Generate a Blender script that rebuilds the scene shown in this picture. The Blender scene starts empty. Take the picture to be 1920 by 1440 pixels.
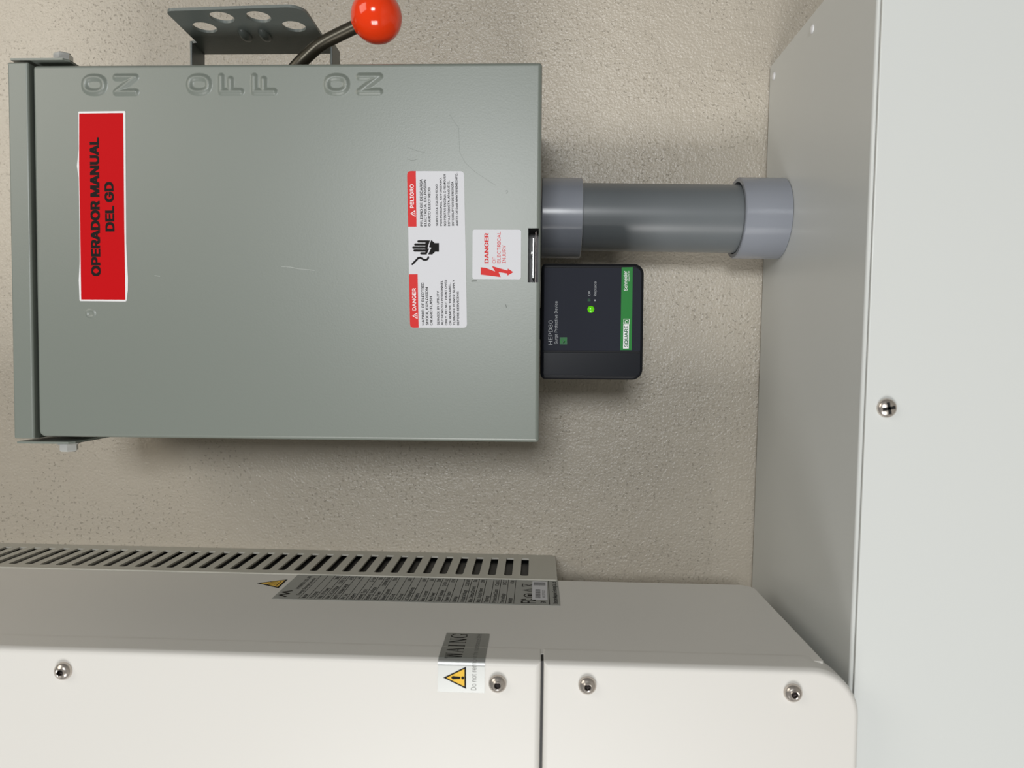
import bpy, bmesh, math, random
from mathutils import Matrix, Vector

scene = bpy.context.scene
col = scene.collection
PI = math.pi

# ------------------------------------------------------------------ camera
# handheld phone turned on its side: the wall's "up" lies to the left of the frame
cam = bpy.data.cameras.new('camera')
cam.sensor_fit = 'HORIZONTAL'; cam.sensor_width = 36.0
cam.lens = 36.0 * 1335.0 / 1920.0
cam.clip_start = 0.01
cam.dof.use_dof = True
cam.dof.focus_distance = 0.60
cam.dof.aperture_fstop = 9.0
cam_ob = bpy.data.objects.new('camera', cam); col.objects.link(cam_ob)
cam_ob.matrix_world = Matrix(((0.022679, 0.999069, 0.036686, 0.0000), (0.033667, 0.035911, -0.998788, -0.7000), (-0.999176, 0.023886, -0.032821, 1.4000), (0, 0, 0, 1)))
scene.camera = cam_ob

# ------------------------------------------------------------------ light
world = bpy.data.worlds.new('room_ambient'); scene.world = world
world.use_nodes = True
bg = world.node_tree.nodes['Background']
bg.inputs['Color'].default_value = (1.0, 0.98, 0.95, 1)
bg.inputs['Strength'].default_value = 0.10

def area(name, loc, target, sx, sy, power, color):
    l = bpy.data.lights.new(name, 'AREA'); l.shape = 'RECTANGLE'
    l.size = sx; l.size_y = sy; l.energy = power; l.color = color
    o = bpy.data.objects.new(name, l); col.objects.link(o)
    o.location = loc
    o.rotation_euler = (Vector(target) - Vector(loc)).to_track_quat('-Z', 'Y').to_euler()
    return o
# window behind the photographer, a little to the right
area('window_light_rear', (0.62, -3.0, 1.64), (0.0, 0, 1.4), 0.55, 0.70, 33, (0.97, 0.99, 1.0))
# wide window further along the room on the left
area('window_light_side', (-2.0, -2.15, 1.5), (0.0, 0, 1.4), 0.8, 1.4, 44, (1.0, 0.985, 0.96))
# ceiling lamp in the middle of the room
area('ceiling_light', (0.8, -1.3, 2.9), (0.2, 0, 1.5), 1.0, 1.0, 10, (1.0, 0.94, 0.84))

vs = scene.view_settings
vs.view_transform = 'Standard'; vs.look = 'None'
vs.exposure = -0.03; vs.gamma = 1.0; vs.use_curve_mapping = False

# ------------------------------------------------------------------ helpers
def srgb(r, g, b):
    f = lambda c: (c/255/12.92) if c/255 <= 0.04045 else ((c/255+0.055)/1.055)**2.4
    return (f(r), f(g), f(b), 1)

def material(name, color, rough=0.5, metal=0.0, bump=None, spec=0.5, mottle=None, coat=0.0, emit=None):
    m = bpy.data.materials.new(name); m.use_nodes = True
    nt = m.node_tree; p = nt.nodes['Principled BSDF']
    p.inputs['Base Color'].default_value = color
    p.inputs['Roughness'].default_value = rough
    p.inputs['Metallic'].default_value = metal
    p.inputs['Specular IOR Level'].default_value = spec
    p.inputs['Coat Weight'].default_value = coat
    p.inputs['Coat Roughness'].default_value = 0.08
    if emit:
        p.inputs['Emission Color'].default_value = emit[0]
        p.inputs['Emission Strength'].default_value = emit[1]
    tc = nt.nodes.new('ShaderNodeTexCoord')
    if mottle:                       # (scale, amount): faint patchiness of the paint itself
        n = nt.nodes.new('ShaderNodeTexNoise'); n.inputs['Scale'].default_value = mottle[0]
        n.inputs['Detail'].default_value = 4
        nt.links.new(tc.outputs['Object'], n.inputs['Vector'])
        mx = nt.nodes.new('ShaderNodeMix'); mx.data_type = 'RGBA'
        a = mottle[1]
        mx.inputs[6].default_value = tuple(c*(1-a) for c in color[:3]) + (1,)
        mx.inputs[7].default_value = tuple(min(1, c*(1+a)) for c in color[:3]) + (1,)
        nt.links.new(n.outputs['Fac'], mx.inputs[0]); nt.links.new(mx.outputs[2], p.inputs['Base Color'])
    if bump:                         # (scale, distance, strength)
        n = nt.nodes.new('ShaderNodeTexNoise'); n.inputs['Scale'].default_value = bump[0]
        n.inputs['Detail'].default_value = 2
        nt.links.new(tc.outputs['Object'], n.inputs['Vector'])
        b = nt.nodes.new('ShaderNodeBump'); b.inputs['Distance'].default_value = bump[1]
        b.inputs['Strength'].default_value = bump[2]
        nt.links.new(n.outputs['Fac'], b.inputs['Height']); nt.links.new(b.outputs['Normal'], p.inputs['Normal'])
    return m

def wall_material():
    m = bpy.data.materials.new('stippled_beige_paint'); m.use_nodes = True
    nt = m.node_tree; p = nt.nodes['Principled BSDF']
    p.inputs['Roughness'].default_value = 0.29
    p.inputs['Specular IOR Level'].default_value = 0.5
    tc = nt.nodes.new('ShaderNodeTexCoord')
    def noise(scale, detail, rough=0.5):
        n = nt.nodes.new('ShaderNodeTexNoise'); n.inputs['Scale'].default_value = scale
        n.inputs['Detail'].default_value = detail; n.inputs['Roughness'].default_value = rough
        nt.links.new(tc.outputs['Object'], n.inputs['Vector']); return n
    def ramp(src, a, b, lo=0.0, hi=1.0):
        r = nt.nodes.new('ShaderNodeMapRange'); r.interpolation_type = 'SMOOTHSTEP'
        r.inputs['From Min'].default_value = a; r.inputs['From Max'].default_value = b
        r.inputs['To Min'].default_value = lo; r.inputs['To Max'].default_value = hi
        nt.links.new(src, r.inputs['Value']); return r.outputs['Result']
    def math_(op, a, b):
        n = nt.nodes.new('ShaderNodeMath'); n.operation = op
        for i, v in enumerate((a, b)):
            if isinstance(v, (int, float)): n.inputs[i].default_value = v
            else: nt.links.new(v, n.inputs[i])
        return n.outputs[0]
    roll = noise(430, 2).outputs['Fac']          # roller stipple, 2-3 mm
    wave = noise(70, 2).outputs['Fac']           # trowel unevenness
    pits = ramp(noise(330, 1).outputs['Fac'], 0.63, 0.70)       # pin holes
    patch = ramp(noise(14, 2).outputs['Fac'], 0.36, 0.60, 0.12, 0.9)
    h = math_('ADD', math_('MULTIPLY', roll, 0.7), math_('MULTIPLY', wave, 0.8))
    h = math_('SUBTRACT', h, math_('MULTIPLY', math_('MULTIPLY', pits, patch), 0.5))
    b = nt.nodes.new('ShaderNodeBump'); b.inputs['Distance'].default_value = 0.0016
    b.inputs['Strength'].default_value = 0.72
    nt.links.new(h, b.inputs['Height']); nt.links.new(b.outputs['Normal'], p.inputs['Normal'])
    mx = nt.nodes.new('ShaderNodeMix'); mx.data_type = 'RGBA'
    mx.inputs[6].default_value = srgb(198, 190, 176); mx.inputs[7].default_value = srgb(189, 180, 165)
    nt.links.new(noise(9, 3).outputs['Fac'], mx.inputs[0])
    mx2 = nt.nodes.new('ShaderNodeMix'); mx2.data_type = 'RGBA'
    mx2.inputs[7].default_value = srgb(120, 110, 96)
    nt.links.new(mx.outputs[2], mx2.inputs[6])
    nt.links.new(math_('MULTIPLY', math_('MULTIPLY', pits, patch), 0.32), mx2.inputs[0])
    nt.links.new(mx2.outputs[2], p.inputs['Base Color'])
    return m

M = {
    'wall': wall_material(),
    'floor': material('grey_floor_paint', srgb(150, 146, 138), 0.5, mottle=(6, .08)),
    'box': material('grey_enamel', srgb(121, 128, 121), 0.38, spec=0.85, bump=(750, 0.00028, 0.13), mottle=(5, .02)),
    'bracket': material('bracket_enamel', srgb(104, 111, 108), 0.36, bump=(520, 0.0003, 0.25)),
    'wireway': material('light_grey_powder_coat', srgb(220, 223, 221), 0.27, bump=(900, 0.0001, 0.2)),
    'inverter': material('white_powder_coat', srgb(224, 222, 217), 0.42, bump=(1100, 0.0001, 0.2)),
    
    'vent': material('vent_powder_coat', srgb(190, 188, 178), 0.45, bump=(1100, 0.0001, 0.2)),
    'gap_shade': material('dark_gap_shade', srgb(24, 24, 25), 0.5),  # near-black colour stands in for the shade behind slots and seam
    'recess_shade': material('dark_recess_shade', srgb(30, 31, 31), 0.4),  # shade of recesses and narrow gaps put into the colour
    'zinc': material('zinc_plated_steel', srgb(214, 216, 214), 0.30, 0.5),
    'steel': material('stainless_steel', srgb(204, 196, 188), 0.24, 0.75),
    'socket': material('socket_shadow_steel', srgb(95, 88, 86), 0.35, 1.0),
    'pvc': material('grey_pvc_pipe', srgb(108, 113, 116), 0.33, mottle=(30, .04), bump=(300, 0.0001, 0.15)),
    'coupling': material('grey_pvc_fitting', srgb(140, 144, 153), 0.2),
    'rod': material('dark_oiled_steel', srgb(74, 70, 60), 0.35, 0.7),
    'knob': material('orange_red_plastic', srgb(240, 62, 18), 0.12, coat=0.3),
    'spd': material('black_plastic', srgb(14, 16, 22), 0.5, spec=0.25),
    'spdface': material('slate_plastic', srgb(30, 33, 44), 0.55, spec=0.18),
    'spdpanel': material('glossy_black_plastic', srgb(15, 18, 25), 0.3, spec=0.25),
    'green': material('green_print', srgb(22, 120, 44), 0.45, spec=0.3),
    'dkgreen': material('dark_green_print', srgb(22, 92, 48), 0.5),
    'led': material('lit_green_lamp', srgb(60, 150, 10), 0.2, emit=(srgb(110, 225, 5), 0.45)),
    'white': material('white_vinyl', srgb(232, 232, 234), 0.35),
    'label': material('label_paper', srgb(212, 213, 218), 0.45, spec=0.3),
    'red': material('red_vinyl', srgb(196, 4, 14), 0.55, spec=0.12),
    'redprint': material('red_print', srgb(212, 36, 34), 0.5, spec=0.3),
    'black': material('black_print', srgb(14, 12, 11), 0.6, spec=0.2),
    'greyprint': material('grey_print', srgb(165, 168, 172), 0.5),
    'scratch': material('bare_scratch', srgb(172, 177, 172), 0.4),
    'smudge': material('faint_smudge', srgb(108, 114, 108), 0.42),
    'silver': material('silver_label', srgb(150, 152, 148), 0.4),
    'clear': material('silvery_label', srgb(190, 192, 190), 0.40, 0.85),
    'yellow': material('yellow_print', srgb(238, 190, 40), 0.4),
    'olive': material('pale_grey_print', srgb(120, 120, 116), 0.5),
}

def finish(name, me, mat, parent=None, smooth=True, wn=False, angle=32):
    me.materials.append(M[mat] if isinstance(mat, str) else mat)
    if smooth:
        for p in me.polygons: p.use_smooth = True
        me.set_sharp_from_angle(angle=math.radians(angle))
    o = bpy.data.objects.new(name, me); col.objects.link(o)
    if parent: o.parent = parent
    if wn:
        w = o.modifiers.new('weighted_normals', 'WEIGHTED_NORMAL'); w.keep_sharp = True; w.weight = 90
    return o

def from_bm(name, bm, mat, parent=None, smooth=True, wn=False, angle=32):
    bmesh.ops.recalc_face_normals(bm, faces=bm.faces)
    me = bpy.data.meshes.new(name); bm.to_mesh(me); bm.free()
    return finish(name, me, mat, parent, smooth, wn, angle)

def add_box(bm, x0, x1, y0, y1, z0, z1, bevel=0.0, seg=3):
    v = [bm.verts.new((x, y, z)) for z in (z0, z1) for y in (y0, y1) for x in (x0, x1)]
    fs = [bm.faces.new([v[i] for i in f]) for f in
          ((0, 2, 3, 1), (4, 5, 7, 6), (0, 1, 5, 4), (2, 6, 7, 3), (0, 4, 6, 2), (1, 3, 7, 5))]
    if bevel:
        es = list({e for f in fs for e in f.edges})
        bmesh.ops.bevel(bm, geom=es, offset=bevel, segments=seg, affect='EDGES', profile=0.5)

def box_obj(name, dims, mat, parent=None, bevel=0.0, seg=3):
    bm = bmesh.new(); add_box(bm, *dims, bevel=bevel, seg=seg)
    return from_bm(name, bm, mat, parent, smooth=bevel > 0, wn=bevel > 0)

def rrect(x0, z0, x1, z1, r, n=6):
    """rounded rectangle outline; r = radius or four radii (lower-left, lower-right, upper-right, upper-left)"""
    r = (r,)*4 if isinstance(r, (int, float)) else r
    out = []
    for (cx, cz, a0, q) in ((x0, z0, PI, r[0]), (x1, z0, 1.5*PI, r[1]), (x1, z1, 0, r[2]), (x0, z1, .5*PI, r[3])):
        q = max(q, 1e-5)
        ox = cx + (q if cx == x0 else -q); oz = cz + (q if cz == z0 else -q)
        for k in range(n+1):
            a = a0 + .5*PI*k/n
            out.append((ox + q*math.cos(a), oz + q*math.sin(a)))
    return out

def cushion(bm, x0, z0, x1, z1, r, edge, yb, yf, n=8, seg=5):
    """plate in the xz plane from yb (back) to yf (front, smaller y) with rounded corners and a rolled front rim"""
    r = (r,)*4 if isinstance(r, (int, float)) else r
    rings = []
    levels = [(0.0, yb)] + [(edge*(1-math.cos(a)), yf+edge-edge*math.sin(a)) for a in [.5*PI*k/seg for k in range(seg+1)]]
    for d, y in levels:
        rr = [max(q-d, 2e-5) for q in r]
        rings.append([bm.verts.new((p[0], y, p[1])) for p in rrect(x0+d, z0+d, x1-d, z1-d, rr, n)])
    for a, b in zip(rings, rings[1:]):
        for i in range(len(a)):
            j = (i+1) % len(a)
            bm.faces.new((a[i], a[j], b[j], b[i]))
    bm.faces.new(rings[-1]); bm.faces.new(rings[0][::-1])

def add_prism(bm, pts, place, d):
    """polygon pts (u, v) placed in space by place(u, v, depth); depth 0..d"""
    a = [bm.verts.new(place(u, v, 0)) for u, v in pts]
    b = [bm.verts.new(place(u, v, d)) for u, v in pts]
    bm.faces.new(a); bm.faces.new(b[::-1])
    for i in range(len(a)):
        j = (i+1) % len(a)
        bm.faces.new((a[i], b[i], b[j], a[j]))

def add_tube(bm, path, radii, n=16, caps=True):
    path = [Vector(p) for p in path]
    if isinstance(radii, (int, float)): radii = [radii]*len(path)
    rings = []; ref = None
    for i, p in enumerate(path):
        t = (path[min(i+1, len(path)-1)] - path[max(i-1, 0)]).normalized()
        if ref is None: ref = t.orthogonal().normalized()
        u = (ref - t*ref.dot(t)).normalized(); ref = u; w = t.cross(u)
        rings.append([bm.verts.new(p + radii[i]*(math.cos(2*PI*k/n)*u + math.sin(2*PI*k/n)*w)) for k in range(n)])
    for a, b in zip(rings, rings[1:]):
        for k in range(n):
            bm.faces.new((a[k], a[(k+1) % n], b[(k+1) % n], b[k]))
    if caps: bm.faces.new(rings[0][::-1]); bm.faces.new(rings[-1])

def add_lathe(bm, prof, origin, axis, n=24, start=0.0, closed=False):
    """prof: list of (radius, height along axis)"""
    axis = Vector(axis).normalized(); u = axis.orthogonal().normalized(); w = axis.cross(u); o = Vector(origin)
    rings = []
    for r, h in prof:
        if r < 1e-7: rings.append([bm.verts.new(o + axis*h)])
        else: rings.append([bm.verts.new(o + axis*h + r*(math.cos(start+2*PI*k/n)*u + math.sin(start+2*PI*k/n)*w)) for k in range(n)])
    pairs = list(zip(rings, rings[1:])) + ([(rings[-1], rings[0])] if closed else [])
    for a, b in pairs:
        if len(a) == 1 and len(b) == 1: continue
        for k in range(n):
            k2 = (k+1) % n
            if len(a) == 1: bm.faces.new((a[0], b[k2], b[k]))
            elif len(b) == 1: bm.faces.new((a[k], a[k2], b[0]))
            else: bm.faces.new((a[k], a[k2], b[k2], b[k]))

def boolean_cut(o, cutter_bm, inner=None):
    bmesh.ops.recalc_face_normals(cutter_bm, faces=cutter_bm.faces)
    me = bpy.data.meshes.new('cutter'); cutter_bm.to_mesh(me); cutter_bm.free()
    if inner:
        o.data.materials.append(M[inner]); me.materials.append(M[inner]); me.materials.append(M[inner])
        for p in me.polygons: p.material_index = 1
    c = bpy.data.objects.new('cutter', me); col.objects.link(c)
    c.parent = o.parent
    m = o.modifiers.new('cut', 'BOOLEAN'); m.operation = 'DIFFERENCE'; m.object = c; m.solver = 'EXACT'
    mods = [x for x in o.modifiers if x.type == 'WEIGHTED_NORMAL']
    for x in mods: o.modifiers.remove(x)
    bpy.context.view_layer.update()
    dg = bpy.context.evaluated_depsgraph_get()
    new = bpy.data.meshes.new_from_object(o.evaluated_get(dg))
    o.modifiers.clear(); old = o.data; o.data = new; new.name = old.name
    bpy.data.objects.remove(c); bpy.data.meshes.remove(me); bpy.data.meshes.remove(old)
    for p in new.polygons: p.use_smooth = True
    new.set_sharp_from_angle(angle=math.radians(32))
    w = o.modifiers.new('weighted_normals', 'WEIGHTED_NORMAL'); w.keep_sharp = True; w.weight = 90
    return o

def empty(name, loc, ry=0.0):
    o = bpy.data.objects.new(name, None); col.objects.link(o)
    o.location = loc; o.rotation_euler = (0, ry, 0); o.empty_display_size = 0.05
    return o
def tag(o, label, cat, group=None):
    o['label'] = label; o['category'] = cat
    if group: o['group'] = group
    return o

# --- lettering -----------------------------------------------------
# plain sans-serif letter shapes: character -> (advance, outlines)
GLYPHS = {
    ',': (188, '38 -119 68 71 137 71 84 -119'),
    '-': (453, '337 244 337 188 114 188 114 244'),
    '.': (188, '95 -4 78 -1 63 9 53 24 50 41 53 59 63 73 78 83 95 87 113 83 128 73 138 59 141 41 138 24 128 9 113 -1'),
    '/': (249, '235 533 71 -76 14 -76 178 533'),
    '0': (453, '227 -7 174 1 130 24 95 62 69 113 53 178 48 254 53 330 69 395 95 447 130 484 174 508 227 516 279 508 323 484 358 447 384 395 400 330 405 254 400 178 384 113 359 62 323 24 279 1|227 50 261 56 290 74 313 103 330 144 340 194 344 254 340 314 330 365 313 405 290 435 261 453 227 460 192 453 163 435 140 405 123 365 113 314 109 254 113 194 123 144 140 103 163 74 192 56'),
    '1': (453, '76 0 76 55 391 55 391 0|276 509 276 0 212 0 212 448 209 448 86 358 86 427 198 509'),
    '2': (453, '64 0 64 47 234 229 261 257 282 282 299 305 311 327 318 348 320 371 317 397 308 419 293 436 273 449 250 457 224 460 196 457 172 447 153 433 139 413 130 390 127 362 66 362 71 405 86 442 111 473 143 496 182 511 225 516 268 511 306 497 337 474 361 445 376 411 381 372 378 345 371 318 357 290 336 259 306 223 267 180 153 60 153 57 389 57 389 0'),
    '3': (453, '218 -7 173 -3 133 10 98 30 70 57 52 91 44 132 109 132 115 107 126 87 144 71 165 59 191 52 219 50 248 53 275 61 297 74 315 93 325 116 329 145 326 172 316 196 299 217 275 234 242 244 201 248 157 248 157 299 288 448 288 452 70 452 70 509 372 509 372 461 211 278 211 289 264 288 308 276 344 253 371 222 387 186 393 145 387 103 370 66 344 36 309 12 266 -2'),
    '4': (453, '40 105 40 158 247 509 311 509 109 166 109 163 413 163 413 105|282 0 282 121 282 146 282 318 343 318 343 0'),
    '5': (453, '221 -7 178 -2 140 11 108 32 83 60 66 93 60 130 122 130 127 108 138 89 154 73 173 60 196 52 221 50 250 53 276 64 298 82 314 104 324 131 328 162 324 193 314 221 297 244 275 262 248 273 218 277 192 275 167 268 145 258 128 246 67 253 96 509 366 509 366 452 151 452 134 301 136 301 155 315 178 325 203 331 229 334 263 330 294 321 321 306 345 285 364 260 379 231 388 199 391 163 385 117 369 76 343 41 309 15 268 -1'),
    '6': (453, '226 -7 182 -1 142 15 109 40 84 74 69 115 64 162 68 199 80 239 102 285 137 340 252 509 322 509 151 261 145 261 154 275 165 288 179 299 196 307 214 312 235 314 278 309 316 295 346 271 370 240 384 201 389 157 384 112 368 73 343 39 310 14 271 -2|226 48 254 52 279 63 299 79 314 101 324 128 327 157 324 187 314 213 299 235 279 251 254 262 226 265 198 262 174 252 153 235 138 214 128 188 125 158 128 128 138 102 153 79 174 63 198 52'),
    '7': (453, '97 0 323 448 323 452 62 452 62 509 391 509 391 449 165 0'),
    '8': (453, '226 -7 178 -2 136 11 101 33 74 62 57 96 52 135 55 166 65 195 81 220 101 241 125 256 153 265 153 267 119 282 93 308 76 342 70 380 75 417 90 450 114 477 146 498 184 511 226 516 269 511 306 498 337 477 361 450 377 417 382 380 376 342 359 308 333 282 300 267 300 265 327 256 351 241 372 220 387 195 397 166 401 135 395 96 378 62 352 33 317 11 275 -2|226 49 258 52 285 60 307 74 323 91 333 113 337 139 333 165 322 189 305 208 283 223 256 232 226 235 196 232 169 223 147 208 130 189 119 165 115 139 119 113 129 91 145 74 167 60 195 52|226 290 252 292 274 300 293 313 307 330 316 351 319 376 316 399 308 420 294 437 275 449 252 457 226 460 200 457 177 449 159 437 145 420 136 399 133 376 136 351 145 330 159 313 178 300 201 292'),
    '9': (453, '226 516 271 510 310 494 343 468 368 434 384 393 389 347 385 309 373 270 350 224 315 168 200 0 130 0 301 248 307 248 299 234 287 221 273 210 257 202 238 196 218 195 175 199 137 214 106 237 83 269 68 307 64 352 69 397 85 436 110 469 143 494 182 510|226 460 199 457 174 446 154 429 138 407 129 381 125 352 129 322 138 295 154 274 174 257 199 247 226 243 254 247 279 257 299 273 314 295 324 321 327 350 324 381 314 407 299 429 279 446 254 457'),
    'A': (480, '16 0 201 509 276 509 463 0 395 0 287 302 276 334 264 372 250 420 232 478 245 478 228 419 213 371 201 333 191 302 85 0|110 142 110 199 370 199 370 142'),
    'B': (456, '60 0 60 509 241 509 289 504 329 491 359 469 381 442 394 410 398 374 395 344 387 320 373 301 356 286 336 275 315 267 315 262 339 257 363 245 385 227 402 203 414 173 418 136 413 100 400 67 377 39 344 18 301 4 247 0|125 57 245 57 296 63 330 80 349 105 355 137 352 161 342 184 327 203 306 218 279 228 248 231 125 231|125 285 238 285 265 288 288 296 308 309 323 326 333 348 336 372 330 403 313 429 283 446 240 452 125 452'),
    'C': (510, '267 -7 205 1 150 25 104 63 70 115 48 179 40 254 48 329 70 393 104 445 150 484 205 508 267 516 305 513 340 504 373 490 402 471 427 447 448 418 463 385 473 348 408 348 401 373 389 395 375 413 357 428 337 440 315 449 292 454 267 456 223 450 184 432 150 403 125 364 109 314 103 254 109 194 125 145 151 105 184 76 223 59 267 53 292 55 315 60 337 69 357 81 375 96 389 114 401 136 408 160 473 160 463 124 448 91 428 62 402 38 373 19 341 5 305 -4'),
    'D': (502, '219 0 96 0 96 57 215 57 272 63 318 81 354 110 379 149 394 198 399 255 394 312 379 361 354 399 320 428 275 446 221 452 93 452 93 509 225 509 294 501 353 478 399 441 433 391 455 329 462 255 455 181 433 119 398 68 351 31 291 8|125 509 125 0 60 0 60 509'),
    'E': (419, '60 0 60 509 372 509 372 452 125 452 125 286 355 286 355 229 125 229 125 57 375 57 375 0'),
    'F': (410, '60 0 60 509 369 509 369 452 125 452 125 278 346 278 346 221 125 221 125 0'),
    'G': (520, '269 -7 205 1 149 25 104 64 69 116 47 179 40 254 47 329 69 393 103 445 149 484 203 508 265 516 304 513 340 504 374 489 403 469 429 445 449 416 465 384 474 349 408 349 399 372 387 393 373 411 356 427 337 439 315 448 291 454 265 456 222 450 183 432 150 404 125 364 109 314 103 254 109 194 125 145 151 105 184 76 224 59 269 53 309 57 345 71 374 93 396 123 410 160 415 202 434 199 283 199 283 256 478 256 478 200 471 141 451 91 419 50 377 19 326 0'),
    'H': (517, '60 0 60 509 125 509 125 289 392 289 392 509 457 509 457 0 392 0 392 232 125 232 125 0'),
    'I': (300, '31 0 31 57 118 57 118 452 31 452 31 509 269 509 269 452 183 452 183 57 269 57 269 0'),
    'J': (396, '185 -7 124 3 75 33 44 81 33 145 33 173 98 173 98 145 104 104 122 74 149 56 185 50 220 56 248 74 266 104 272 145 272 509 336 509 336 145 326 81 294 33 246 3'),
    'K': (467, '104 145 104 216 122 239 139 261 157 282 174 303 193 324 212 344 364 509 448 509 231 276 228 276|60 0 60 509 125 509 125 334 124 225 125 193 125 0|372 0 188 259 228 309 449 0'),
    'L': (393, '60 0 60 509 125 509 125 57 361 57 361 0'),
    'M': (628, '60 0 60 509 152 509 277 187 282 174 287 159 293 141 299 123 305 103 311 84 317 65 322 49 307 49 312 65 318 83 324 102 330 121 336 140 342 158 348 174 352 187 476 509 568 509 568 0 504 0 504 291 504 308 504 327 505 347 505 369 506 391 506 413 507 435 507 457 513 457 505 433 498 409 490 386 482 363 474 341 467 322 461 305 456 291 342 0 286 0 170 291 165 304 159 321 152 340 145 361 137 384 129 408 121 432 112 457 119 457 119 437 120 416 120 394 121 372 121 350 122 328 122 309 122 291 122 0'),
    'N': (523, '60 0 60 509 136 509 343 183 352 169 363 151 375 130 388 107 401 82 414 55 405 54 402 81 401 108 400 134 399 157 399 178 399 195 399 509 463 509 463 0 387 0 202 290 190 310 177 331 164 354 148 381 130 413 108 452 119 454 121 417 122 384 123 354 124 328 125 307 125 291 125 0'),
    'O': (533, '267 -7 205 1 150 25 105 63 70 115 48 179 40 254 48 329 70 393 105 445 150 484 205 508 267 516 329 508 384 484 429 445 464 393 486 329 493 254 486 179 464 115 429 63 384 25 329 1|267 53 310 59 349 76 383 105 408 144 425 194 430 254 425 314 408 365 383 404 349 433 310 450 267 456 223 450 184 433 151 404 125 364 109 314 103 254 109 194 125 144 151 105 184 76 223 59'),
    'P': (445, '60 0 60 509 235 509 289 503 332 487 366 462 390 430 404 391 409 348 404 304 390 265 366 233 332 207 289 191 235 186 109 186 109 242 233 242 269 246 297 256 318 272 333 294 342 319 344 348 342 376 333 402 318 423 297 439 268 449 232 452 125 452 125 0'),
    'Q': (533, '245 159 313 159 369 85 384 65 468 -48 401 -48 346 27 331 46|267 -7 205 1 150 25 105 63 70 115 48 179 40 254 48 329 70 393 105 445 150 484 205 508 267 516 329 508 384 484 429 445 464 393 486 329 493 254 486 179 464 115 429 63 384 25 329 1|267 53 310 59 349 76 383 105 408 144 425 194 430 254 425 314 408 365 383 404 349 433 310 450 267 456 223 450 184 433 151 404 125 364 109 314 103 254 109 194 125 144 151 105 184 76 223 59'),
    'R': (449, '60 0 60 509 236 509 290 504 333 489 367 465 390 433 405 395 409 352 405 309 390 271 367 240 333 217 289 203 236 198 96 198 96 255 234 255 269 258 298 267 319 281 334 300 342 324 345 352 342 380 334 405 319 425 298 440 269 449 233 452 125 452 125 0|353 0 230 229 303 229 428 0'),
    'S': (447, '224 -9 172 -4 128 9 91 31 64 60 46 96 38 137 104 137 110 110 123 88 142 71 166 59 194 52 224 49 257 52 286 60 311 74 329 92 341 114 346 139 342 161 332 179 316 193 296 205 272 214 245 222 184 239 128 260 86 289 60 326 52 372 58 413 75 448 102 476 138 498 180 511 227 516 275 511 316 498 351 476 377 449 394 415 401 378 337 378 326 412 302 437 267 453 225 459 194 456 167 448 145 435 129 418 118 398 115 376 119 352 131 334 148 319 169 308 191 300 212 293 264 279 287 272 312 264 336 252 359 238 379 220 395 198 405 171 408 139 403 99 386 64 360 34 323 11 278 -4'),
    'T': (449, '32 452 32 509 417 509 417 452 257 452 257 0 193 0 193 452'),
    'U': (517, '259 -8 203 -2 154 15 114 43 85 80 66 124 60 173 60 509 124 509 124 178 128 144 141 113 160 87 187 68 220 56 259 52 298 56 331 68 357 87 377 113 389 144 393 178 393 509 457 509 457 173 451 124 433 80 403 43 363 15 315 -2'),
    'V': (480, '204 0 16 509 84 509 192 206 203 176 215 137 230 89 248 31 235 31 252 90 267 138 279 176 290 206 395 509 463 509 278 0'),
    'W': (686, '155 0 16 509 82 509 163 196 170 171 175 145 181 120 187 94 192 67 197 40 189 40 194 67 200 94 205 120 211 145 218 171 224 196 306 509 380 509 462 196 468 171 474 145 480 120 486 94 492 67 497 40 488 40 493 67 499 94 504 120 510 145 517 171 523 196 603 509 670 509 530 0 455 0 368 323 359 356 351 391 344 431 336 475 350 475 342 433 335 395 327 359 318 323 230 0'),
    'X': (474, '18 0 217 284 217 236 29 509 104 509 178 400 192 379 204 361 214 345 223 329 233 312 243 292 232 292 243 311 252 329 261 345 272 361 284 379 298 400 374 509 446 509 259 239 259 287 456 0 382 0 292 129 279 149 268 165 259 180 250 195 241 212 230 231 244 231 235 213 225 196 216 181 206 166 195 149 182 129 91 0'),
    'Y': (472, '203 0 203 208 16 509 91 509 192 344 208 318 222 292 236 264 250 230 224 230 237 265 251 293 265 318 280 344 381 509 455 509 268 208 268 0'),
    'Z': (438, '42 0 42 46 273 385 289 408 306 431 323 453 341 476 348 454 317 453 285 452 254 452 223 452 40 452 40 509 397 509 397 462 169 129 152 105 134 81 116 57 97 33 90 54 121 56 152 57 183 57 214 57 399 57 399 0'),
    'a': (389, '160 -9 126 -5 94 5 68 22 48 45 35 73 30 108 34 138 43 161 58 179 78 193 100 203 125 211 152 216 178 220 209 224 234 227 252 230 265 235 273 243 276 255 276 257 273 279 267 297 256 311 240 322 220 329 196 331 171 329 149 322 132 313 118 301 107 288 100 274 41 291 57 322 79 346 104 364 133 375 163 382 194 384 215 383 239 379 263 372 286 360 306 343 322 320 333 290 337 251 337 0 277 0 277 52 272 52 264 38 252 25 236 12 215 1 190 -6|170 45 202 49 228 59 248 74 263 93 272 115 276 138 276 190 270 186 259 182 246 179 231 176 216 173 200 171 186 169 175 168 154 164 134 159 117 150 103 139 95 124 92 105 94 87 102 72 114 61 130 52 149 47'),
    'b': (424, '229 -8 198 -5 172 4 153 17 138 31 127 46 118 59 112 59 112 0 53 0 53 509 114 509 114 319 118 319 127 331 137 346 152 360 171 373 197 381 229 384 274 378 313 361 345 332 370 293 385 245 390 189 385 133 370 84 346 45 313 16 274 -2|220 47 253 51 279 66 301 88 316 117 325 151 328 189 325 227 316 261 301 290 280 311 253 325 220 330 188 325 161 312 140 291 125 263 116 229 113 189 116 150 125 115 140 86 162 65 188 51'),
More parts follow.
